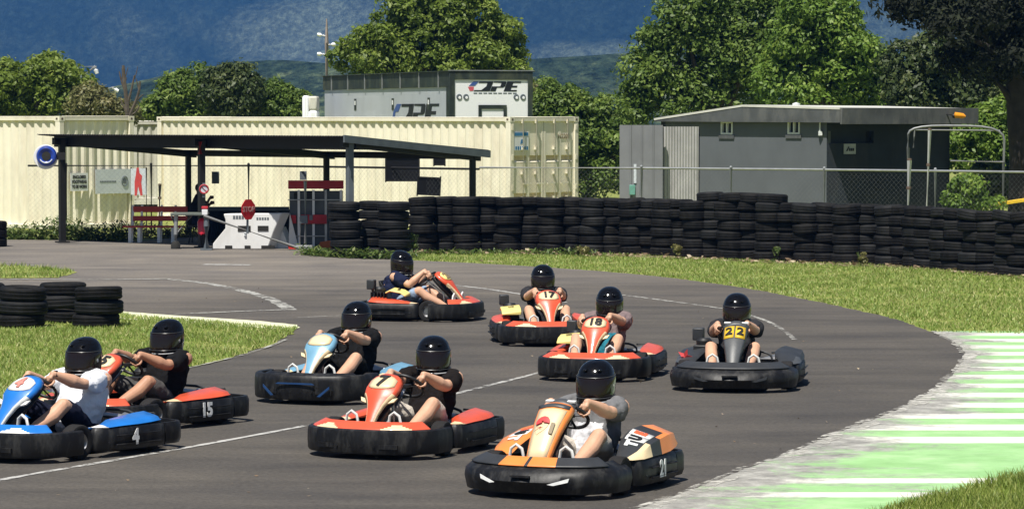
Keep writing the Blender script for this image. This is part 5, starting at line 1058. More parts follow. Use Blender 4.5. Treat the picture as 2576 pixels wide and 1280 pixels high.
pole('short dark post before the left end of the long container', 402, 464, 400, 580, 75.8, .04, m_dk)
# low dark wall with a pale coping seen in the gap
gw = P(327, 530, 92); ga = thing('low_wall', 'low dark wall with a pale coping seen in the gap between the containers', 'wall', (gw.x, 92, 0)); zc = P(360, 504, 92).z; zb = P(360, 514, 92).z
mb = MB(); mb.box((.5, 0, zb / 2), (1.6, .2, zb)); mb.build('wall', [m_hole], ga); mb = MB(); mb.box((.5, 0, (zc + zb) / 2), (1.7, .26, zc - zb)); mb.build('coping', [m_contg], ga)
# ------------------------------------------------------------------ grey building
m_wallg = mat('grey_render', (.105, .116, .128), .85, .10, 1.2, .15, 25, dirt=(.08, .088, .096), dirt_amt=.5, dscale=.8); m_walld = mat('shaded_render', (.022, .029, .038), .85, .25, 1.5, .15, 25, dirt=(.06, .055, .05), dirt_amt=.5, dscale=1.3)  # second render: shade of the porch end is put into its dark colour
m_fasc = mat('grey_fascia', (.075, .08, .082), .7, .3, 2, dirt=(.19, .185, .17), dirt_amt=.5, dscale=2.5); m_roofw = mat('pale_roof_sheet', (.62, .61, .55), .5, .1, 2); m_glass = mat('dark_window_glass', (.010, .012, .014), .08, .1, 2, spec=.6); m_wfr = mat('white_window_frame', (.66, .68, .68), .5)
db = 76.0; bc = P(2078, 560, db); bc.z = 0; ul = Vector((-.72, .694, 0)); ur = Vector((.80, .60, 0)); nl_ = Vector((-.694, -.72, 0)); nr_ = Vector((.60, -.80, 0))
def onp(x, y, n_, p_): r = ray(x, y); o = Vector((0, 0, H)); t = (p_ - o).dot(n_) / r.dot(n_); return o + r * t
LA = (onp(1662, 400, nl_, bc) - bc).dot(ul); LB = (onp(2388, 400, nr_, bc) - bc).dot(ur)
gb = thing('grey_building', 'flat-looking grey rendered hut with two small white windows and a dark shaded porch end', 'building', bc); zE = P(2075, 292, db).z; pk = onp(1880, 264, nl_, bc); uP = (pk - bc).dot(ul); zP = pk.z
zA = onp(1665, 296, nl_, bc).z; wv_ = [onp(1830, 325, nl_, bc), onp(1998, 322, nl_, bc)]
# left wall with real window openings
opn = []
for (xa, xb, ya, yb) in ((1813, 1843, 306, 339), (1981, 2012, 303, 338)):
    a, b_ = onp(xa, yb, nl_, bc), onp(xb, ya, nl_, bc); opn.append(((b_ - bc).dot(ul), (a - bc).dot(ul), a.z, b_.z))
opn.sort(); mb = MB(); th = -nl_ * .15; ed = [0] + [v for o_ in opn for v in o_[:2]] + [LA]
for i in range(0, 6, 2): mb.obox(ul * ed[i], ul * (ed[i + 1] - ed[i]), th, U * zE)
for u0, u1, z0, z1 in opn: mb.obox(ul * u0, ul * (u1 - u0), th, U * z0); mb.obox(ul * u0 + U * z1, ul * (u1 - u0), th, U * (zE - z1))
mb.build('wall', [m_wallg], gb, smooth=False)
for u0, u1, z0, z1 in opn:
    mb = MB(); fw = .045; mb.obox(ul * u0 + U * z0 + nl_ * .015, ul * fw, th * .5, U * (z1 - z0)); mb.obox(ul * (u1 - fw) + U * z0 + nl_ * .015, ul * fw, th * .5, U * (z1 - z0)); mb.obox(ul * ((u0 + u1) / 2 - fw / 2) + U * z0 + nl_ * .01, ul * fw, th * .45, U * (z1 - z0))
    for z in (z0, z1 - fw): mb.obox(ul * (u0 + fw) + U * z + nl_ * .012, ul * (u1 - u0 - 2 * fw), th * .48, U * fw)
    wo = mb.build('window', [m_wfr], gb, smooth=False); mb = MB(); mb.obox(ul * u0 + U * z0 - nl_ * .06, ul * (u1 - u0), -nl_ * .01, U * (z1 - z0)); mb.build('pane', [m_glass], wo); mb = MB(); mb.obox(ul * (u0 - .05) + U * (z0 - .10) + nl_ * .03, ul * (u1 - u0 + .1), th * .4, U * .085); mb.build('sill', [m_fasc], wo)
mb = MB(); o1 = onp(2088, 400, nr_, bc)
def rq(x, y): p = onp(x, y, nr_, bc) - bc; return p.dot(ur), p.z
u0, z1 = rq(2082, 330); u1, z0 = rq(2197, 360)
mb.obox(Vector((0, 0, 0)), ur * LB, -nr_ * .15, U * z0); mb.obox(U * z1, ur * LB, -nr_ * .15, U * (zE - z1)); mb.obox(ur * u1 + U * z0, ur * (LB - u1), -nr_ * .15, U * (z1 - z0)); mb.obox(U * z0, ur * u0, -nr_ * .15, U * (z1 - z0)); mb.build('wall', [m_walld], gb, smooth=False)
mb = MB(); mb.obox(ur * (u0 + .12) + U * (z0 + .0) - nr_ * .09, ur * (u1 - u0 - .30), -nr_ * .02, U * (z1 - z0)); sv_ = mb.build('servery', [m_slate if 0 else m_walld], gb); mb = MB(); mb.obox(ur * u0 + U * z0 - nr_ * .14, ur * (u1 - u0), -nr_ * .02, U * (z1 - z0)); mb.build('opening', [m_hole], sv_)
mb = MB(); back2 = ul * LA + ur * LB; mb.obox(ul * LA, ur * LB, -ul * .15, U * zE); mb.obox(ur * LB, ul * LA, -ur * .15, U * zE); mb.build('wall', [m_walld], gb)
# low gable roof running back over the dark end
mb = MB(); ov = .42; e0 = ul * LA + ul * ov * .4; e1 = -ul * .15; y_f = -ur * .16; y_b = ur * (LB + .25); rz_ = zE + .0
def rp(u, s_, z): return ul * u + ur * s_ + U * z
tk_ = .05; A0 = [(LA + .05, zA - .02), (uP, zP), (-.55, zE + .20)]
f_ = [rp(u, -.18, z) for u, z in A0]; g_ = [rp(u, LB + .30, z - .02) for u, z in A0]; mb.add(f_ + g_ + [p - U * tk_ for p in f_ + g_], [(0, 1, 4, 3), (1, 2, 5, 4), (6, 7, 10, 9), (7, 8, 11, 10), (0, 1, 7, 6), (1, 2, 8, 7), (3, 4, 10, 9), (4, 5, 11, 10), (0, 3, 9, 6), (2, 5, 11, 8)]); rf = mb.build('roof', [m_roofw], gb, smooth=False)
mb = MB(); mb.add([rp(u, -.17, z - .055) for u, z in A0] + [rp(LA + .05, -.17, zA - .10), rp(-.55, -.17, zE - .16)] + [rp(u, -.12, z - .055) for u, z in A0] + [rp(LA + .05, -.12, zA - .10), rp(-.55, -.12, zE - .16)], [(0, 1, 2, 4, 3), (5, 6, 7, 9, 8), (0, 3, 8, 5), (3, 4, 9, 8), (2, 4, 9, 7)]); mb.build('gable_fascia', [m_fasc], rf, smooth=False)
mb = MB(); mb.obox(rp(-.55, -.16, zE - .20), ur * (LB + .45), -ul * .06, U * .39); mb.build('eaves_fascia', [m_fasc], rf, bevel=.006); mb = MB(); mb.obox(rp(-.55, -.12, zE - .035), ur * (LB + .35), ul * .60, U * .02); mb.build('soffit', [m_walld], rf)
mb = MB(); mb.obox(rp(-.04, -.10, zE - .06), ul * (LA + .06), ur * .08, U * .05); mb.build('wall_cap', [m_wallg], gb) if 0 else None
pq = onp(2066, 300, nl_, bc) - bc; mb = MB(); mb.tube([pq + nl_ * .06 + U * .14, pq + nl_ * .06, pq + nl_ * .06 - U * .28, pq + nl_ * .06 + ul * .02 - U * .40], .022, 8); mb.box(pq + nl_ * .05 - U * .34, (.09, .09, .10)); mb.build('cable_pipe', [m_wfr], gb)
pv = onp(2002, 268, nl_, bc - nl_ * 2.0) - bc; mb = MB(); mb.lathe([(.07, -.3), (.07, .02), (.095, .03), (.095, .07), (0, .10)], 12, pv); mb.build('vent', [m_wfr], rf)
sg2 = rq(2120, 388); sg3 = rq(2150, 362); mb = MB(); mb.obox(ur * sg2[0] + U * sg2[1] + nr_ * .01, ur * (sg3[0] - sg2[0]), nr_ * .02, U * (sg3[1] - sg2[1])); sgn = mb.build('sign', [m_galv], gb); c_ = ur * (sg2[0] + sg3[0]) / 2 + U * (sg2[1] + sg3[1]) / 2 + nr_ * .034; text('Office', .13, c_, ur, U, m_ink, 'lettering', sgn, .004) if 0 else None
mb = MB(); w3 = sg3[0] - sg2[0]; mb.prism([(-.13, -.05), (-.05, .06), (-.02, .05), (-.08, -.05)], c_, ur, U, nr_ * .004)
for i in range(3): mb.obox(c_ + ur * (-.03 + i * .06) - U * .05, ur * .045, nr_ * .004, U * .07)
mb.build('print', [m_ink], sgn)
# flood lamp and orange post at the right end
fl = P(2411, 292, 77.5); fm = thing('flood_lamp', 'amber lamp sticking out from the right end of the grey roof', 'lamp', fl); mb = MB(); mb.tube([(-.14, 0, .02), (-.10, 0, .02), (.10, 0, 0), (.16, 0, -.02)], [.03, .075, .065, .03], 14); mb.build('lens', [mat('amber_lens', (.85, .33, .015), .3, .1, coat=.5)], fm); mb = MB(); mb.tube([(-.13, 0, .02), (-.4, .1, .05)], .02, 8); mb.lathe([(.05, -.15), (.06, -.10)], 10, (0, 0, 0), axis='x', closed=False); mb.build('bracket', [m_dk], fm)
og = P(2470, 330, 82); og0 = Vector((og.x, og.y, 0)); ot = thing('marker_post', 'white post with an orange top standing among the bushes at right', 'post', og0); zt3 = P(2470, 281, 82).z; mb = MB(); mb.box((-.06, 0, zt3 / 2 - .1), (.10, .08, zt3 - .2)); mb.build('post', [m_wfr], ot, bevel=.006); mb = MB(); mb.box((.06, -.01, zt3 - .22), (.13, .10, .36)); mb.build('orange_top', [mat('orange_paint', (.75, .25, .03), .5)], ot, bevel=.01)
# corrugated iron sheets leaning before the building
m_iron = mat('weathered_corrugated_iron', (.43, .42, .41), .6, .14, 2, .05, 20, metal=.0, dirt=(.17, .15, .13), dirt_amt=.6, dscale=1.6); m_iron2 = mat('grey_painted_iron', (.19, .195, .20), .65, .15, 2, .05, 20, dirt=(.21, .215, .22), dirt_amt=.5, dscale=1.5)
di = 70.5
for nm, xa, ya, xb, yb, mt, pit in (('light grey corrugated iron screen standing before the grey building', 1664, 319, 1759, 520, m_iron, .060), ('smooth grey sheet iron screen at the left of the corrugated one', 1558, 315, 1665, 520, m_iron2, .40)):
    a, b_ = P(xa, yb, di), P(xb, ya, di); a.z = 0; t = thing('iron_screen', nm, 'screen', a); w_ = b_.x - a.x; dr_ = Vector((w_, (.35 if pit < .2 else -.35), 0)); mb = MB()
    if pit < .2:
        n_ = int(w_ / pit) * 6; lo = [dr_ * (i / n_) + Vector((0, -.010 * math.sin(i * math.pi / 3), 0)) for i in range(n_ + 1)]
    else: lo = [dr_ * f + Vector((0, d_, 0)) for f, d_ in ((0, 0), (.24, 0), (.25, -.02), (.27, -.02), (.28, 0), (.50, 0), (.51, -.02), (.53, -.02), (.54, 0), (.76, 0), (.77, -.02), (.79, -.02), (.80, 0), (1, 0))]
    n_ = len(lo); mb.add(lo + [p + U * b_.z for p in lo], [(i, i + 1, n_ + i + 1, n_ + i) for i in range(n_ - 1)]); mb.build('sheet', [mt], t, smooth=False, solid=.006); mb = MB()
    for z in (.3, b_.z - .25): mb.obox(U * z + Vector((0, .03, 0)), dr_, (0, .05, 0), U * .07)
    for f in (0.02, .95): mb.obox(dr_ * f + Vector((0, .09, 0)), (.07, 0, 0), (0, .07, 0), U * (b_.z - .05))
    mb.build('frame', [m_dk], t)
    if pit > .2:
        mb = MB(); q = P(1597, 437, di - .15) - a; mb.box(q, (.06, .02, .42)); mb.build('label_strip', [m_pale], t); mb = MB(); q = P(1590, 478, di - .15) - a; mb.box(q, (.13, .05, .22)); mb.build('switch_box', [mat('green_box', (.14, .35, .28), .5)], t, bevel=.01); mb = MB(); q = P(1622, 475, di - .15) - a; mb.box(q, (.24, .05, .30)); mb.build('meter_cover', [m_slate], t, bevel=.01)
gl = P(2545, 508, 66); yl = thing('timber_offcut', 'yellow painted plank lying in the weeds behind the fence at right', 'plank', gl); mb = MB(); mb.box((0, 0, 0), (.68, .08, .075), (0, R(-8), .1)); mb.build('plank', [m_yel], yl, bevel=.008); mb = MB(); mb.bar((-.25, .02, -gl.z), (-.25, .02, -.02), .02, 6); mb.bar((.25, .02, -gl.z), (.25, .02, .0), .02, 6); mb.build('peg', [m_dk], yl)
# ------------------------------------------------------------------ far hills
def smoothstep(a, b, x): t = np.clip((x - a) / (b - a), 0, 1); return t * t * (3 - 2 * t)
def vnoise(x, y, seed):
    r = np.random.default_rng(seed); g = r.random((64, 64)); xi, yi = np.floor(x).astype(int), np.floor(y).astype(int); fx_, fy_ = x - xi, y - yi; fx_, fy_ = fx_ * fx_ * (3 - 2 * fx_), fy_ * fy_ * (3 - 2 * fy_)
    q = lambda a, b_: g[a % 64, b_ % 64]
    return (q(xi, yi) * (1 - fx_) + q(xi + 1, yi) * fx_) * (1 - fy_) + (q(xi, yi + 1) * (1 - fx_) + q(xi + 1, yi + 1) * fx_) * fy_
def fbm(x, y, seed, o=5): return sum(vnoise(x * 2 ** i, y * 2 ** i, seed + i) * .5 ** i for i in range(o)) / 2
def terrain(name, x0, x1, nx, d0, d1, nd, zf, mt, lab=None):
    X, Y = np.meshgrid(np.linspace(x0, x1, nx), np.linspace(d0, d1, nd)); Z = zf(X, Y); V = np.stack([X, Y, Z], -1).reshape(-1, 3)
    i = np.arange(nx * (nd - 1)).reshape(nd - 1, nx)[:, :-1].ravel(); o = np_mesh(name, V, np.c_[i, i + 1, i + nx + 1, i + nx], mt); o.data.shade_smooth(); return struct(o)
m_mtn, N, L, b = nodes('forested_mountain'); tc = N.new('ShaderNodeTexCoord').outputs['Object']
mpp = N.new('ShaderNodeMapping'); mpp.inputs['Scale'].default_value = (1, .28, 1.1); L.new(tc, mpp.inputs['Vector']); tcs = mpp.outputs[0]
n1 = noise(N, L, tcs, .0045, 6, .6, .5); n2 = noise(N, L, tcs, .16, 5, .8); n3 = noise(N, L, tcs, .014, 7, .72)
fo = ramp(N, L, n1, [(.40, (.010, .017, .014)), (.54, (.022, .034, .026)), (.66, (.070, .088, .062))])  # cloud shadow over the slopes is painted into the dark forest tones
sx3 = N.new('ShaderNodeSeparateXYZ'); L.new(tc, sx3.inputs[0])
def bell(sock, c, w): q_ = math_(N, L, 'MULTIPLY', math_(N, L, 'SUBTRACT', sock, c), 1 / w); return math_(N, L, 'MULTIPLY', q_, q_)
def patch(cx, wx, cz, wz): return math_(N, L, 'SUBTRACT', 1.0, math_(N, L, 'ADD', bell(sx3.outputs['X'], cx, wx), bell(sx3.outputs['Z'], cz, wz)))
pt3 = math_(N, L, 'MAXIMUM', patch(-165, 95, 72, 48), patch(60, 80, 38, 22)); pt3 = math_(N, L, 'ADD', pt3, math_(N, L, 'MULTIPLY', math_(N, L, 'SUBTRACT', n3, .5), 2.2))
pt3 = math_(N, L, 'MINIMUM', math_(N, L, 'MAXIMUM', math_(N, L, 'MULTIPLY', pt3, .7), 0.0), 1.0); fo = mixc(N, L, pt3, fo, (.17, .20, .14))  # paler slopes outside the cloud shadow are painted in too
fo = mixc(N, L, 1.0, fo, ramp(N, L, n2, [(.36, (.45, .45, .45)), (.5, (.9, .9, .9)), (.64, (1.7, 1.7, 1.7))]), 'MULTIPLY')
sp3 = N.new('ShaderNodeSeparateXYZ'); L.new(tc, sp3.inputs[0]); hz_ = math_(N, L, 'MULTIPLY', math_(N, L, 'SUBTRACT', math_(N, L, 'ADD', sp3.outputs['Z'], math_(N, L, 'MULTIPLY', n3, 90.0)), 158.0), .05)
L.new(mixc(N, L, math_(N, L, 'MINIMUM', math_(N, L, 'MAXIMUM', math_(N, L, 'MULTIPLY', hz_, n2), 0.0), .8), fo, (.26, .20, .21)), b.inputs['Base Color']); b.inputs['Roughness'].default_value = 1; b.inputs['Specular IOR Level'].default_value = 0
bumpn(N, L, b, n2, 1.0, 6.0)
def z_m(X, Y):
    r = 1 - np.abs(2 * fbm(X / 420 + 3, Y / 900, 5, 5) - 1); base = smoothstep(2250, 2950, Y + 160 * np.sin(X / 210) + 60 * np.sin(X / 83 + 1)) * 215
    return base * (.38 + .85 * r) + 18 * fbm(X / 50, Y / 70, 9, 5) * smoothstep(1800, 2200, Y) - 4
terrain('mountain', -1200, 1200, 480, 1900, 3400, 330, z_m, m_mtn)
m_foot, N, L, b = nodes('wooded_foothill'); tc = N.new('ShaderNodeTexCoord').outputs['Object']
mpp = N.new('ShaderNodeMapping'); mpp.inputs['Scale'].default_value = (1, .12, 1.5); L.new(tc, mpp.inputs['Vector'])
n1 = noise(N, L, mpp.outputs[0], .035, 6, .7); n2 = noise(N, L, mpp.outputs[0], .35, 5, .8)
L.new(mixc(N, L, 1.0, ramp(N, L, n1, [(.40, (.020, .034, .020)), (.52, (.040, .058, .032)), (.60, (.11, .135, .065)), (.68, (.20, .21, .12))]), ramp(N, L, n2, [(.36, (.3, .3, .3)), (.64, (1.8, 1.8, 1.8))]), 'MULTIPLY'), b.inputs['Base Color']); b.inputs['Roughness'].default_value = 1; b.inputs['Specular IOR Level'].default_value = 0; bumpn(N, L, b, n2, 1.0, 3.0)
def z_f(X, Y):
    e = smoothstep(620, 950, Y) * (1 - smoothstep(1300, 1650, Y)); return e * (3 + 15 * np.exp(-((X - 45) / 75) ** 2) + 11 * np.exp(-((X + 75) / 45) ** 2) + 7 * fbm(X / 90, Y / 120, 21, 4)) - .5
terrain('foothill', -420, 420, 160, 600, 1680, 110, z_f, m_foot)
# ------------------------------------------------------------------ trees
m_bark = mat('grey_bark', (.085, .068, .052), .9, .35, 6, .6, 25); m_barkd = mat('dark_bark', (.030, .024, .020), .95, .35, 6, .6, 25); m_pale_bark = mat('pale_dead_bark', (.33, .31, .27), .8, .2, 6, .4, 25)
LM = lambda *a: leafmat(*a, tone=.45)
LEAF = dict(olive=LM('olive_leaf', (.070, .11, .015), (.19, .265, .038), (.34, .40, .09), .42), mid=LM('mid_green_leaf', (.048, .088, .015), (.135, .21, .036), (.28, .36, .08), .38),
            bright=LM('bright_green_leaf', (.065, .12, .016), (.165, .27, .038), (.32, .41, .08), .38), dark=LM('deep_green_leaf', (.028, .044, .014), (.065, .095, .026), (.15, .17, .06), .28), shade=LM('shaded_canopy_leaf', (.005, .007, .003), (.010, .014, .005), (.024, .032, .010), .10, .85),  # last leaf: the overhanging canopy's shade is put into its near-black colour
            dry=LM('dry_olive_leaf', (.085, .095, .030), (.19, .19, .07), (.30, .26, .11), .35))
def crown(parent, blobs, n, size, mt, name='crown', clump=.30, shell=.55, up=.45, rag=.18, aspect=.48, grow=2.6):
    """leaves on many small lobes that cover a set of ellipsoids (centre, radii); blobs are in world space"""
    n = int(n * grow); size = size * .56 if grow > 1 else size
    w_ = np.array([b_[1][0] * b_[1][2] for b_ in blobs]); w_ = w_ / w_.sum(); per = 150 if grow > 1 else 40; nc = max(4, n // per); bi = RNG.choice(len(blobs), nc, p=w_)
    Cb = np.array([tuple(b_[0]) for b_ in blobs])[bi]; Rb = np.array([tuple(b_[1]) for b_ in blobs])[bi]; d = RNG.normal(size=(nc, 3)); d[:, 2] += .25; d /= np.linalg.norm(d, axis=1)[:, None]
    rad = shell + (1 - shell) * RNG.random(nc) ** .5 + RNG.normal(0, rag * .4, nc); Cc = Cb + d * Rb * rad[:, None]; rl = clump * RNG.uniform(.7, 1.7, nc)
    ci = np.repeat(np.arange(nc), per); m = len(ci); v = RNG.normal(size=(m, 3)) + d[ci] * .5; v[:, 2] += .55; v /= np.linalg.norm(v, axis=1)[:, None]
    rr = rl[ci] * np.clip(RNG.normal(.92, rag, m), .1, 1.6); C0 = Cc[ci] + v * rr[:, None] * np.array([1, 1, .78])
    nr = v * .9 + RNG.normal(size=(m, 3)) * .55; nr[:, 2] += up * .6; nr /= np.linalg.norm(nr, axis=1)[:, None]
    t = np.cross(nr, RNG.normal(size=(m, 3))); t /= np.linalg.norm(t, axis=1)[:, None]; q = np.cross(nr, t); s_ = size * RNG.uniform(.5, 1.4, m)[:, None]
    Vv = np.stack([C0 - t * s_, C0 + q * s_ * aspect + nr * s_ * .12, C0 + t * s_, C0 - q * s_ * aspect + nr * s_ * .12], 1)
    Vv = Vv - np.array(parent.location) if parent else Vv
    o = np_mesh(name, Vv, np.arange(m * 4), mt, parent); at = o.data.attributes.new('tone', 'FLOAT', 'POINT'); at.data.foreach_set('value', np.repeat(RNG.random(nc)[ci], 4).astype(np.float32)); return o
def trunk_mesh(parent, pts, r0, r1, branches, mt, name='trunk'):
    pts = smooth_line([Vector(p) for p in pts], 2); n = len(pts); mb = MB(); mb.tube(pts, [r0 + (r1 - r0) * i / (n - 1) for i in range(n)], 10)
    for a, b_, ra in branches:
        a, b_ = Vector(a), Vector(b_); mid = a.lerp(b_, .5) + Vector((random.gauss(0, .1), random.gauss(0, .1), .12)) * (b_ - a).length; ps = smooth_line([a, mid, b_], 2); k = len(ps); mb.tube(ps, [ra * (1 - .8 * i / (k - 1)) for i in range(k)], 7)
    return mb.build(name, [mt], parent)
def tree(name, label, px, d, blobs, n, size, leaf, group=None, r0=.18, bark=None, cat='tree', yz=.9, cores=0, **kw):
    """blobs: (photo x, photo y, rx, ry) in photo pixels, set at depth d with a real depth of their own"""
    base = P(px, 300, d); base.z = 0; t = thing(name, label, cat, base, 0, group); bl = []; k = F / d
    for i, (x, y, rx, ry) in enumerate(blobs):
        c = P(x, y, d + RNG.uniform(-.35, .35) * rx / k * yz); bl.append((c, (rx / k, max(rx, ry) / k * yz, ry / k)))
    bpy.context.view_layer.update(); crown(t, bl, n, size, LEAF[leaf], **kw)
    top = max(c.z for c, r in bl); mid = sum((c for c, r in bl), Vector()) / len(bl) - base; top_p = Vector((mid.x, mid.y, max(.5, top * .9))); br = [(Vector((mid.x, mid.y, 0)) * f + Vector((0, 0, top_p.z * f * .9)), c - base, r0 * .45) for (c, r), f in zip(bl, [random.uniform(.3, .7) for _ in bl])]
    trunk_mesh(t, [(0, 0, 0), mid * .3 + Vector((.1, 0, top_p.z * .3 - mid.z * .3)), top_p], r0, r0 * .3, br, bark or m_bark); return t
G_ = 'trees behind the containers'
tree('tree', 'big rounded olive green tree rising behind the white trailer', 1085, 104, [(905, 165, 60, 60), (960, 130, 75, 60), (1010, 60, 60, 55), (1040, 10, 65, 50), (1060, 120, 90, 70), (1120, 60, 70, 60), (1190, 40, 60, 60), (1170, 5, 40, 40), (1180, 140, 85, 70), (1245, 110, 60, 55), (1265, 165, 55, 60), (1110, 175, 100, 60), (1000, 180, 80, 50)], 19000, .15, 'olive', G_, r0=.32, clump=.30)
tree('tree', 'bushy olive tree at the far left above the first container', 95, 98, [(20, 225, 50, 55), (80, 200, 60, 50), (140, 190, 55, 45), (175, 230, 45, 50), (100, 255, 80, 45), (30, 275, 60, 40), (190, 265, 30, 40), (-40, 250, 60, 60)], 11000, .14, 'olive', G_, clump=.30)
tree('tree', 'light green tree with a pointed top, left of the darker round one', 470, 100, [(480, 215, 38, 38), (450, 245, 45, 40), (505, 250, 40, 40), (420, 275, 45, 30), (480, 280, 60, 30)], 6500, .13, 'mid', G_, clump=.27)
tree('tree', 'dark round tree with reddish tips beside the light green one', 585, 98, [(590, 215, 45, 40), (560, 240, 40, 40), (615, 240, 35, 45), (590, 275, 50, 35), (555, 205, 25, 22)], 7000, .14, 'dark', G_, clump=.26)
tree('bush', 'low yellowish bush between the far left tree and the bare dead tree', 250, 96, [(235, 262, 40, 28), (275, 275, 40, 25), (215, 285, 40, 20), (310, 285, 30, 18)], 3500, .11, 'dry', G_, r0=.06, cat='bush', clump=.24)
tree('bush', 'mixed green bush between the dark round tree and the trailer', 705, 99, [(670, 265, 30, 35), (710, 255, 30, 40), (745, 275, 25, 30), (690, 285, 50, 22)], 3800, .12, 'mid', G_, r0=.07, cat='bush', clump=.24)
tree('bush', 'dry olive bush peeping over the gap between the two containers', 372, 116, [(350, 288, 30, 16), (390, 282, 28, 20)], 1600, .11, 'dry', G_, r0=.05, cat='bush', clump=.22)
H_ = 'trees on the right'
tree('bush', 'tall olive bush hard against the right end of the long container', 1400, 92, [(1365, 260, 40, 45), (1420, 275, 55, 45), (1480, 290, 50, 50), (1530, 310, 45, 60), (1420, 340, 80, 60), (1500, 370, 70, 70), (1550, 400, 50, 80), (1490, 450, 80, 60)], 13000, .12, 'mid', H_, r0=.10, cat='bush', clump=.27)
tree('tree', 'loose broad tree with bare pale branches behind the grey building', 1800, 96, [(1640, 200, 55, 60), (1600, 260, 45, 50), (1700, 150, 65, 60), (1720, 60, 60, 55), (1760, 0, 70, 50), (1790, 110, 70, 60), (1830, 200, 80, 60), (1880, 50, 80, 60), (1890, 140, 70, 60), (1700, 250, 70, 50), (1660, 110, 40, 35), (1960, 10, 60, 50), (1760, 250, 70, 40)], 17000, .15, 'mid', H_, r0=.30, clump=.36, shell=.45, rag=.3)
tree('tree', 'bright green tree above the middle of the grey roof', 2070, 92, [(1990, 130, 60, 60), (2060, 90, 70, 60), (2110, 40, 60, 50), (2040, 20, 60, 45), (2140, 150, 70, 60), (2190, 190, 60, 50), (2050, 190, 70, 55), (1960, 220, 55, 45), (2080, 240, 60, 35), (2000, 250, 60, 30), (2170, 245, 70, 35)], 14000, .14, 'bright', H_, r0=.25, clump=.32, shell=.5)
tree('tree', 'darker leafy tree between the bright green one and the shaded trunk', 2330, 88, [(2290, 180, 60, 60), (2350, 150, 60, 55), (2390, 210, 60, 60), (2310, 240, 70, 40), (2440, 170, 55, 50), (2470, 240, 50, 50), (2410, 255, 60, 40), (2260, 235, 50, 40)], 13000, .13, 'dark', H_, r0=.22, clump=.30, shell=.5)
tree('bush', 'sunlit green bush at the right of the grey building inside the pipe frame', 2450, 80, [(2430, 350, 45, 45), (2480, 330, 50, 40), (2540, 300, 45, 60), (2500, 380, 60, 40), (2570, 360, 50, 60), (2440, 410, 50, 35), (2540, 420, 60, 40), (2600, 250, 40, 60)], 9500, .11, 'bright', H_, r0=.09, cat='bush', clump=.26)
tree('bush', 'dark shaded undergrowth behind the chain link fence at far right', 2560, 74, [(2480, 470, 70, 40), (2560, 470, 70, 45), (2640, 460, 60, 50), (2620, 400, 50, 60)], 4500, .11, 'dark', H_, r0=.07, cat='bush', clump=.25)
tree('tree', 'leafy green tree standing beyond the left edge of the view', -170, 96, [(-150, 230, 60, 60), (-220, 200, 70, 60), (-190, 270, 80, 50), (-280, 250, 60, 60)], 7000, .14, 'mid', G_, clump=.30)
# small glimpses of further trees to close the back of the yard
tree('tree', 'distant grey green tree showing just right of the trailer end', 1330, 118, [(1320, 250, 30, 45), (1345, 280, 30, 30)], 2600, .14, 'dry', H_, clump=.28)
# the big shaded tree overhanging the right edge
bt_ = P(2568, 300, 71.5); bt_.z = 0; big_t = thing('tree', 'big dark shaded tree overhanging the top right corner, trunk at the edge', 'tree', bt_, 0, H_); bl = []
for x, y, rx, ry, dd in ((2330, 20, 70, 55, 0), (2400, 55, 80, 55, -1), (2480, 90, 80, 60, .5), (2560, 120, 80, 70, 0), (2440, 150, 60, 45, 1), (2300, -40, 80, 60, 1), (2420, -50, 100, 70, 0), (2540, -20, 110, 90, 0), (2650, 60, 110, 100, 0), (2360, -140, 120, 80, 0), (2520, -170, 140, 100, 1), (2680, -100, 130, 110, 0), (2600, 190, 50, 60, 1), (2280, 20, 45, 35, .5), (2620, -260, 150, 110, 0), (2450, -260, 130, 90, 0), (2520, 170, 40, 40, -.5)):
    bl.append((P(x, y, 71.5 + dd * 1.5), (rx / 112, rx / 112 * 1.25, ry / 112)))
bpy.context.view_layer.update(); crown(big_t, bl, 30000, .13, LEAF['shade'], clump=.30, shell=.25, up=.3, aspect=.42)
q = lambda x, y, dd=0: P(x, y, 71.5 + dd) - bt_
trunk_mesh(big_t, [(0, 0, 0), q(2572, 420), q(2560, 300), q(2552, 200), q(2530, 60), q(2500, -200)], .34, .12, [(q(2560, 300), q(2500, 200), .12), (q(2553, 210), q(2420, 90, -.5), .13), (q(2545, 150), q(2330, 20), .10), (q(2556, 260), q(2660, 80), .12), (q(2540, 90), q(2400, -60), .09), (q(2565, 330), q(2625, 230), .08)], m_barkd)
# bare pale branches standing out of the loose tree
pb0 = bpy.data.objects['tree.001'] if 0 else None
lt = [o for o in bpy.data.objects if o.get('label', '').startswith('loose broad tree')][0]; mb = MB(); lo_ = lt.location
for pts in (((1960, 170), (1940, 188), (1905, 183), (1880, 178)), ((2045, 180), (2015, 165), (1995, 152)), ((1990, 60), (2010, 40), (2040, 20)), ((1930, 262), (1960, 252), (2000, 262))):
    ps = smooth_line([P(x, y, 94.3 + .35 * i) - lo_ for i, (x, y) in enumerate(pts)], 2); k = len(ps); mb.tube(ps, [.028 * (1 - .6 * i / (k - 1)) for i in range(k)], 6)
mb.build('pale_branches', [m_pale_bark], lt)
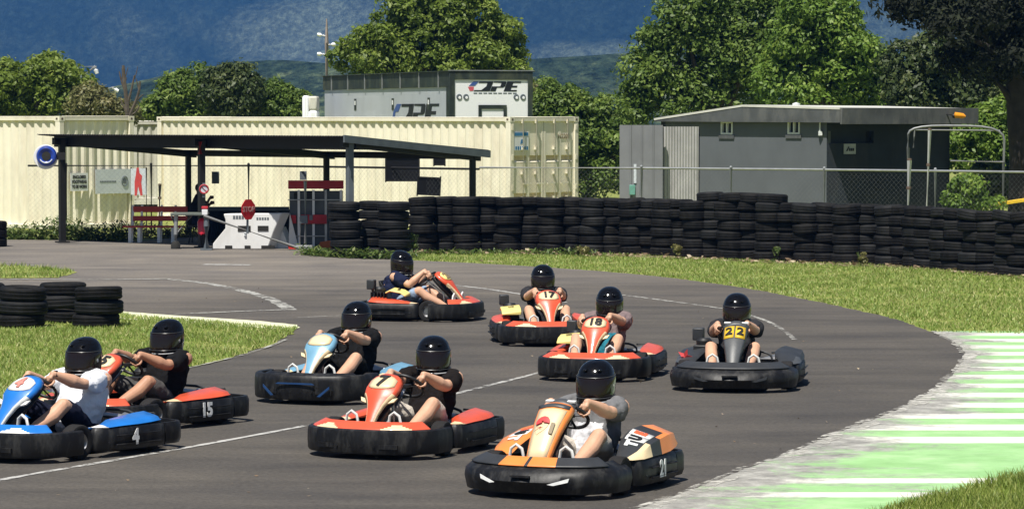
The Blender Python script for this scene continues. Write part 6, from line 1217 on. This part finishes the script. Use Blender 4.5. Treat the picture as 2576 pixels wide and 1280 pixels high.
# dead tree
dt = P(322, 300, 94); dt.z = 0; dd = thing('dead_tree', 'leafless dead tree with thin bare twigs, left of the light green tree', 'tree', dt); q = lambda x, y: P(x, y, 94) - dt
mb = MB()
for pts, r in ((((322, 470), (322, 300), (318, 250), (312, 200), (310, 165)), .075), (((322, 300), (340, 260), (350, 230), (352, 205)), .05), (((320, 262), (330, 230), (338, 190)), .04), (((316, 235), (305, 205), (300, 180)), .03), (((340, 258), (352, 245), (360, 238)), .025), (((318, 250), (312, 225), (318, 195)), .025), (((322, 290), (310, 268), (303, 250)), .03), (((350, 232), (346, 212), (342, 198)), .02), (((330, 290), (342, 283), (350, 268)), .03), (((312, 205), (318, 185), (322, 170)), .016), (((305, 205), (308, 188), (306, 172)), .014), (((338, 200), (344, 180), (346, 168)), .014)):
    ps = smooth_line([q(*p) for p in pts], 2); k = len(ps); mb.tube(ps, [r * 1.3 * (1 - .6 * i / (k - 1)) for i in range(k)], 6)
mb.build('trunk', [m_bark], dd)
# ------------------------------------------------------------------ poles with lamps
def lamp_pole(label, x, d, ytop, heads, w, mt, arms=()):
    b0 = P(x, 300, d); b0.z = 0; t = thing('light_pole', label, 'light pole', b0); q = lambda x, y: P(x, y, d) - b0; tp = q(x, ytop); mb = MB(); mb.tube([(0, 0, 0), (0, 0, tp.z * .86), (0, 0, tp.z)], [w, w * .9, w * .25], 10); mb.build('shaft', [mt], t)
    for (x0, y0, x1, y1) in heads: mb = MB(); a, b_ = q(x0, y0), q(x1, y1); mb.bar(a, b_, .035, 8); h = b_ + (b_ - a).normalized() * .12; mb.tube([a.lerp(b_, .4), b_, h], [.05, .075, .06], 10); mb.build('lamp_head', [m_twht], t)
    for (x0, y0, x1, y1, r) in arms: mb = MB(); mb.bar(q(x0, y0), q(x1, y1), r, 8); mb.build('arm', [m_galv], t)
    return t
m_timber = mat('weathered_timber', (.30, .245, .215), .85, .2, 4, .3, 20)
lamp_pole('tall timber pole with three short white lamps left of the trailer', 822, 118, 48, [(820, 92, 806, 89), (822, 114, 836, 113), (820, 138, 806, 137)], .085, m_timber)
lamp_pole('slanting white lamp arm rising out of the far left tree', 205, 101, 215, [(238, 168, 241, 177)], .04, m_galv, [(205, 195, 240, 167, .045), (170, 168, 243, 168, .015)])
lamp_pole('small lamp arm beside the crown of the big olive tree', 905, 108, 125, [(882, 103, 868, 106), (880, 110, 866, 120)], .04, m_galv, [(905, 118, 882, 103, .03)])
lamp_pole('low white lamp arm between the far left tree and the dead tree', 265, 110, 232, [(283, 222, 290, 226)], .035, m_galv, [(250, 228, 286, 220, .03)])
# ------------------------------------------------------------------ weeds
m_weed = leafmat('weed_leaf', (.035, .065, .012), (.085, .14, .025), (.18, .21, .06), .3); m_weedy = leafmat('dry_weed_leaf', (.10, .10, .03), (.22, .21, .07), (.36, .31, .14), .3)
def weed_strip(label, pts, n, h, mt, wd=.35):
    V_ = []; 
    for i in range(n):
        p, t = along(pts, random.random() ** 1.0 * sum((b_ - a).length for a, b_ in zip(pts, pts[1:]))); hh = h * random.uniform(.3, 1.0) * (.6 + .5 * abs(math.sin(p.x * 1.7) * math.sin(p.x * .6 + 1))); c = np.array([p.x + random.gauss(0, .12), p.y + random.gauss(0, wd), random.uniform(0, hh)]); a = random.uniform(0, 6.28); s_ = random.uniform(.03, .085); e = np.array([math.cos(a), math.sin(a) * .6, random.uniform(-.3, .9)]) * s_; f_ = np.array([-math.sin(a), math.cos(a), random.uniform(-.3, .3)]) * s_ * .38
        V_.append([c - e, c + f_, c + e, c - f_])
    o = np_mesh('weeds', V_, np.arange(n * 4), mt); return struct(o, 'stuff', label)
weed_strip('ragged green weeds along the foot of the far left container', [G(-60, 600), G(150, 603), G(330, 607)], 5200, .55, m_weed, .22)
weed_strip('dry weeds under the shelter behind the bench', [G(330, 600), G(430, 598), G(560, 592)], 1800, .45, m_weedy, .2)
weed_strip('weeds at the foot of the boom gate and the end block of tyres', [G(765, 640), G(830, 646), G(930, 651), G(1035, 652)], 1900, .24, m_weed, .14)
weed_strip('weedy grass fringe in front of the long tyre wall', [G(1040, 640), G(1250, 640), G(1500, 644)], 1200, .16, m_weed, .12)
def weed(label, x, y, hpx, n, mt, spread=.5):
    g = G(x, y); k = F / g.y; h = hpx / k; t = thing('weed', label, 'plant', g); bpy.context.view_layer.update(); crown(t, [(g + Vector((0, 0, h * .55)), (h * spread, h * spread, h * .5))], n, .045, mt, 'leaves', .05, .2); mb = MB()
    for i in range(5): a = random.uniform(0, 6.28); mb.tube([(0, 0, 0), (math.cos(a) * h * .12, math.sin(a) * h * .12, h * .5), (math.cos(a) * h * .3, math.sin(a) * h * .3, h * .95)], [.010, .008, .003], 5)
    mb.build('stem', [m_weed], t)
LEAF['weed'] = m_weed
weed('tall leafy weed growing in the corner between the end block and the long wall', 1037, 645, 58, 420, m_weed, .30)
weed('small bright green weed at the foot of the long tyre wall, right of its middle', 2270 - 318, 661, 36, 260, m_weed, .5)
weed('thin dry weed at the foot of the wall below the iron screens', 1700, 652, 34, 160, m_weedy, .35)
weed('dry spindly weed before the wall, between the bright weed and the leaning pole', 2165, 672, 40, 160, m_weedy, .5)
weed('low weed clump by the white stone at the left third of the long wall', 1455, 648, 34, 240, m_weedy, .6)
tree('bush', 'yellow green weed thicket behind the wall, right of the grey building', 2440, 66, [(2430, 495, 40, 40), (2470, 510, 35, 25), (2405, 520, 30, 20)], 2200, .09, 'bright', H_, r0=.03, cat='bush', clump=.16)
# ------------------------------------------------------------------ air
hz = MB(); hz.box((0, 1850, 139), (3400, 4100, 282)); hb = hz.build('haze', [], smooth=False); struct(hb, 'stuff', 'blue haze lying before the mountain')
m_hz = bpy.data.materials.new('blue_air'); m_hz.use_nodes = True; N = m_hz.node_tree.nodes; N.remove(N['Principled BSDF']); pv_ = N.new('ShaderNodeVolumePrincipled'); pv_.inputs['Color'].default_value = (.085, .29, .74, 1); pv_.inputs['Density'].default_value = .00021; pv_.inputs['Anisotropy'].default_value = 0.0
m_hz.node_tree.links.new(pv_.outputs[0], N['Material Output'].inputs['Volume']); hb.data.materials.append(m_hz)
S.cycles.volume_bounces = 0
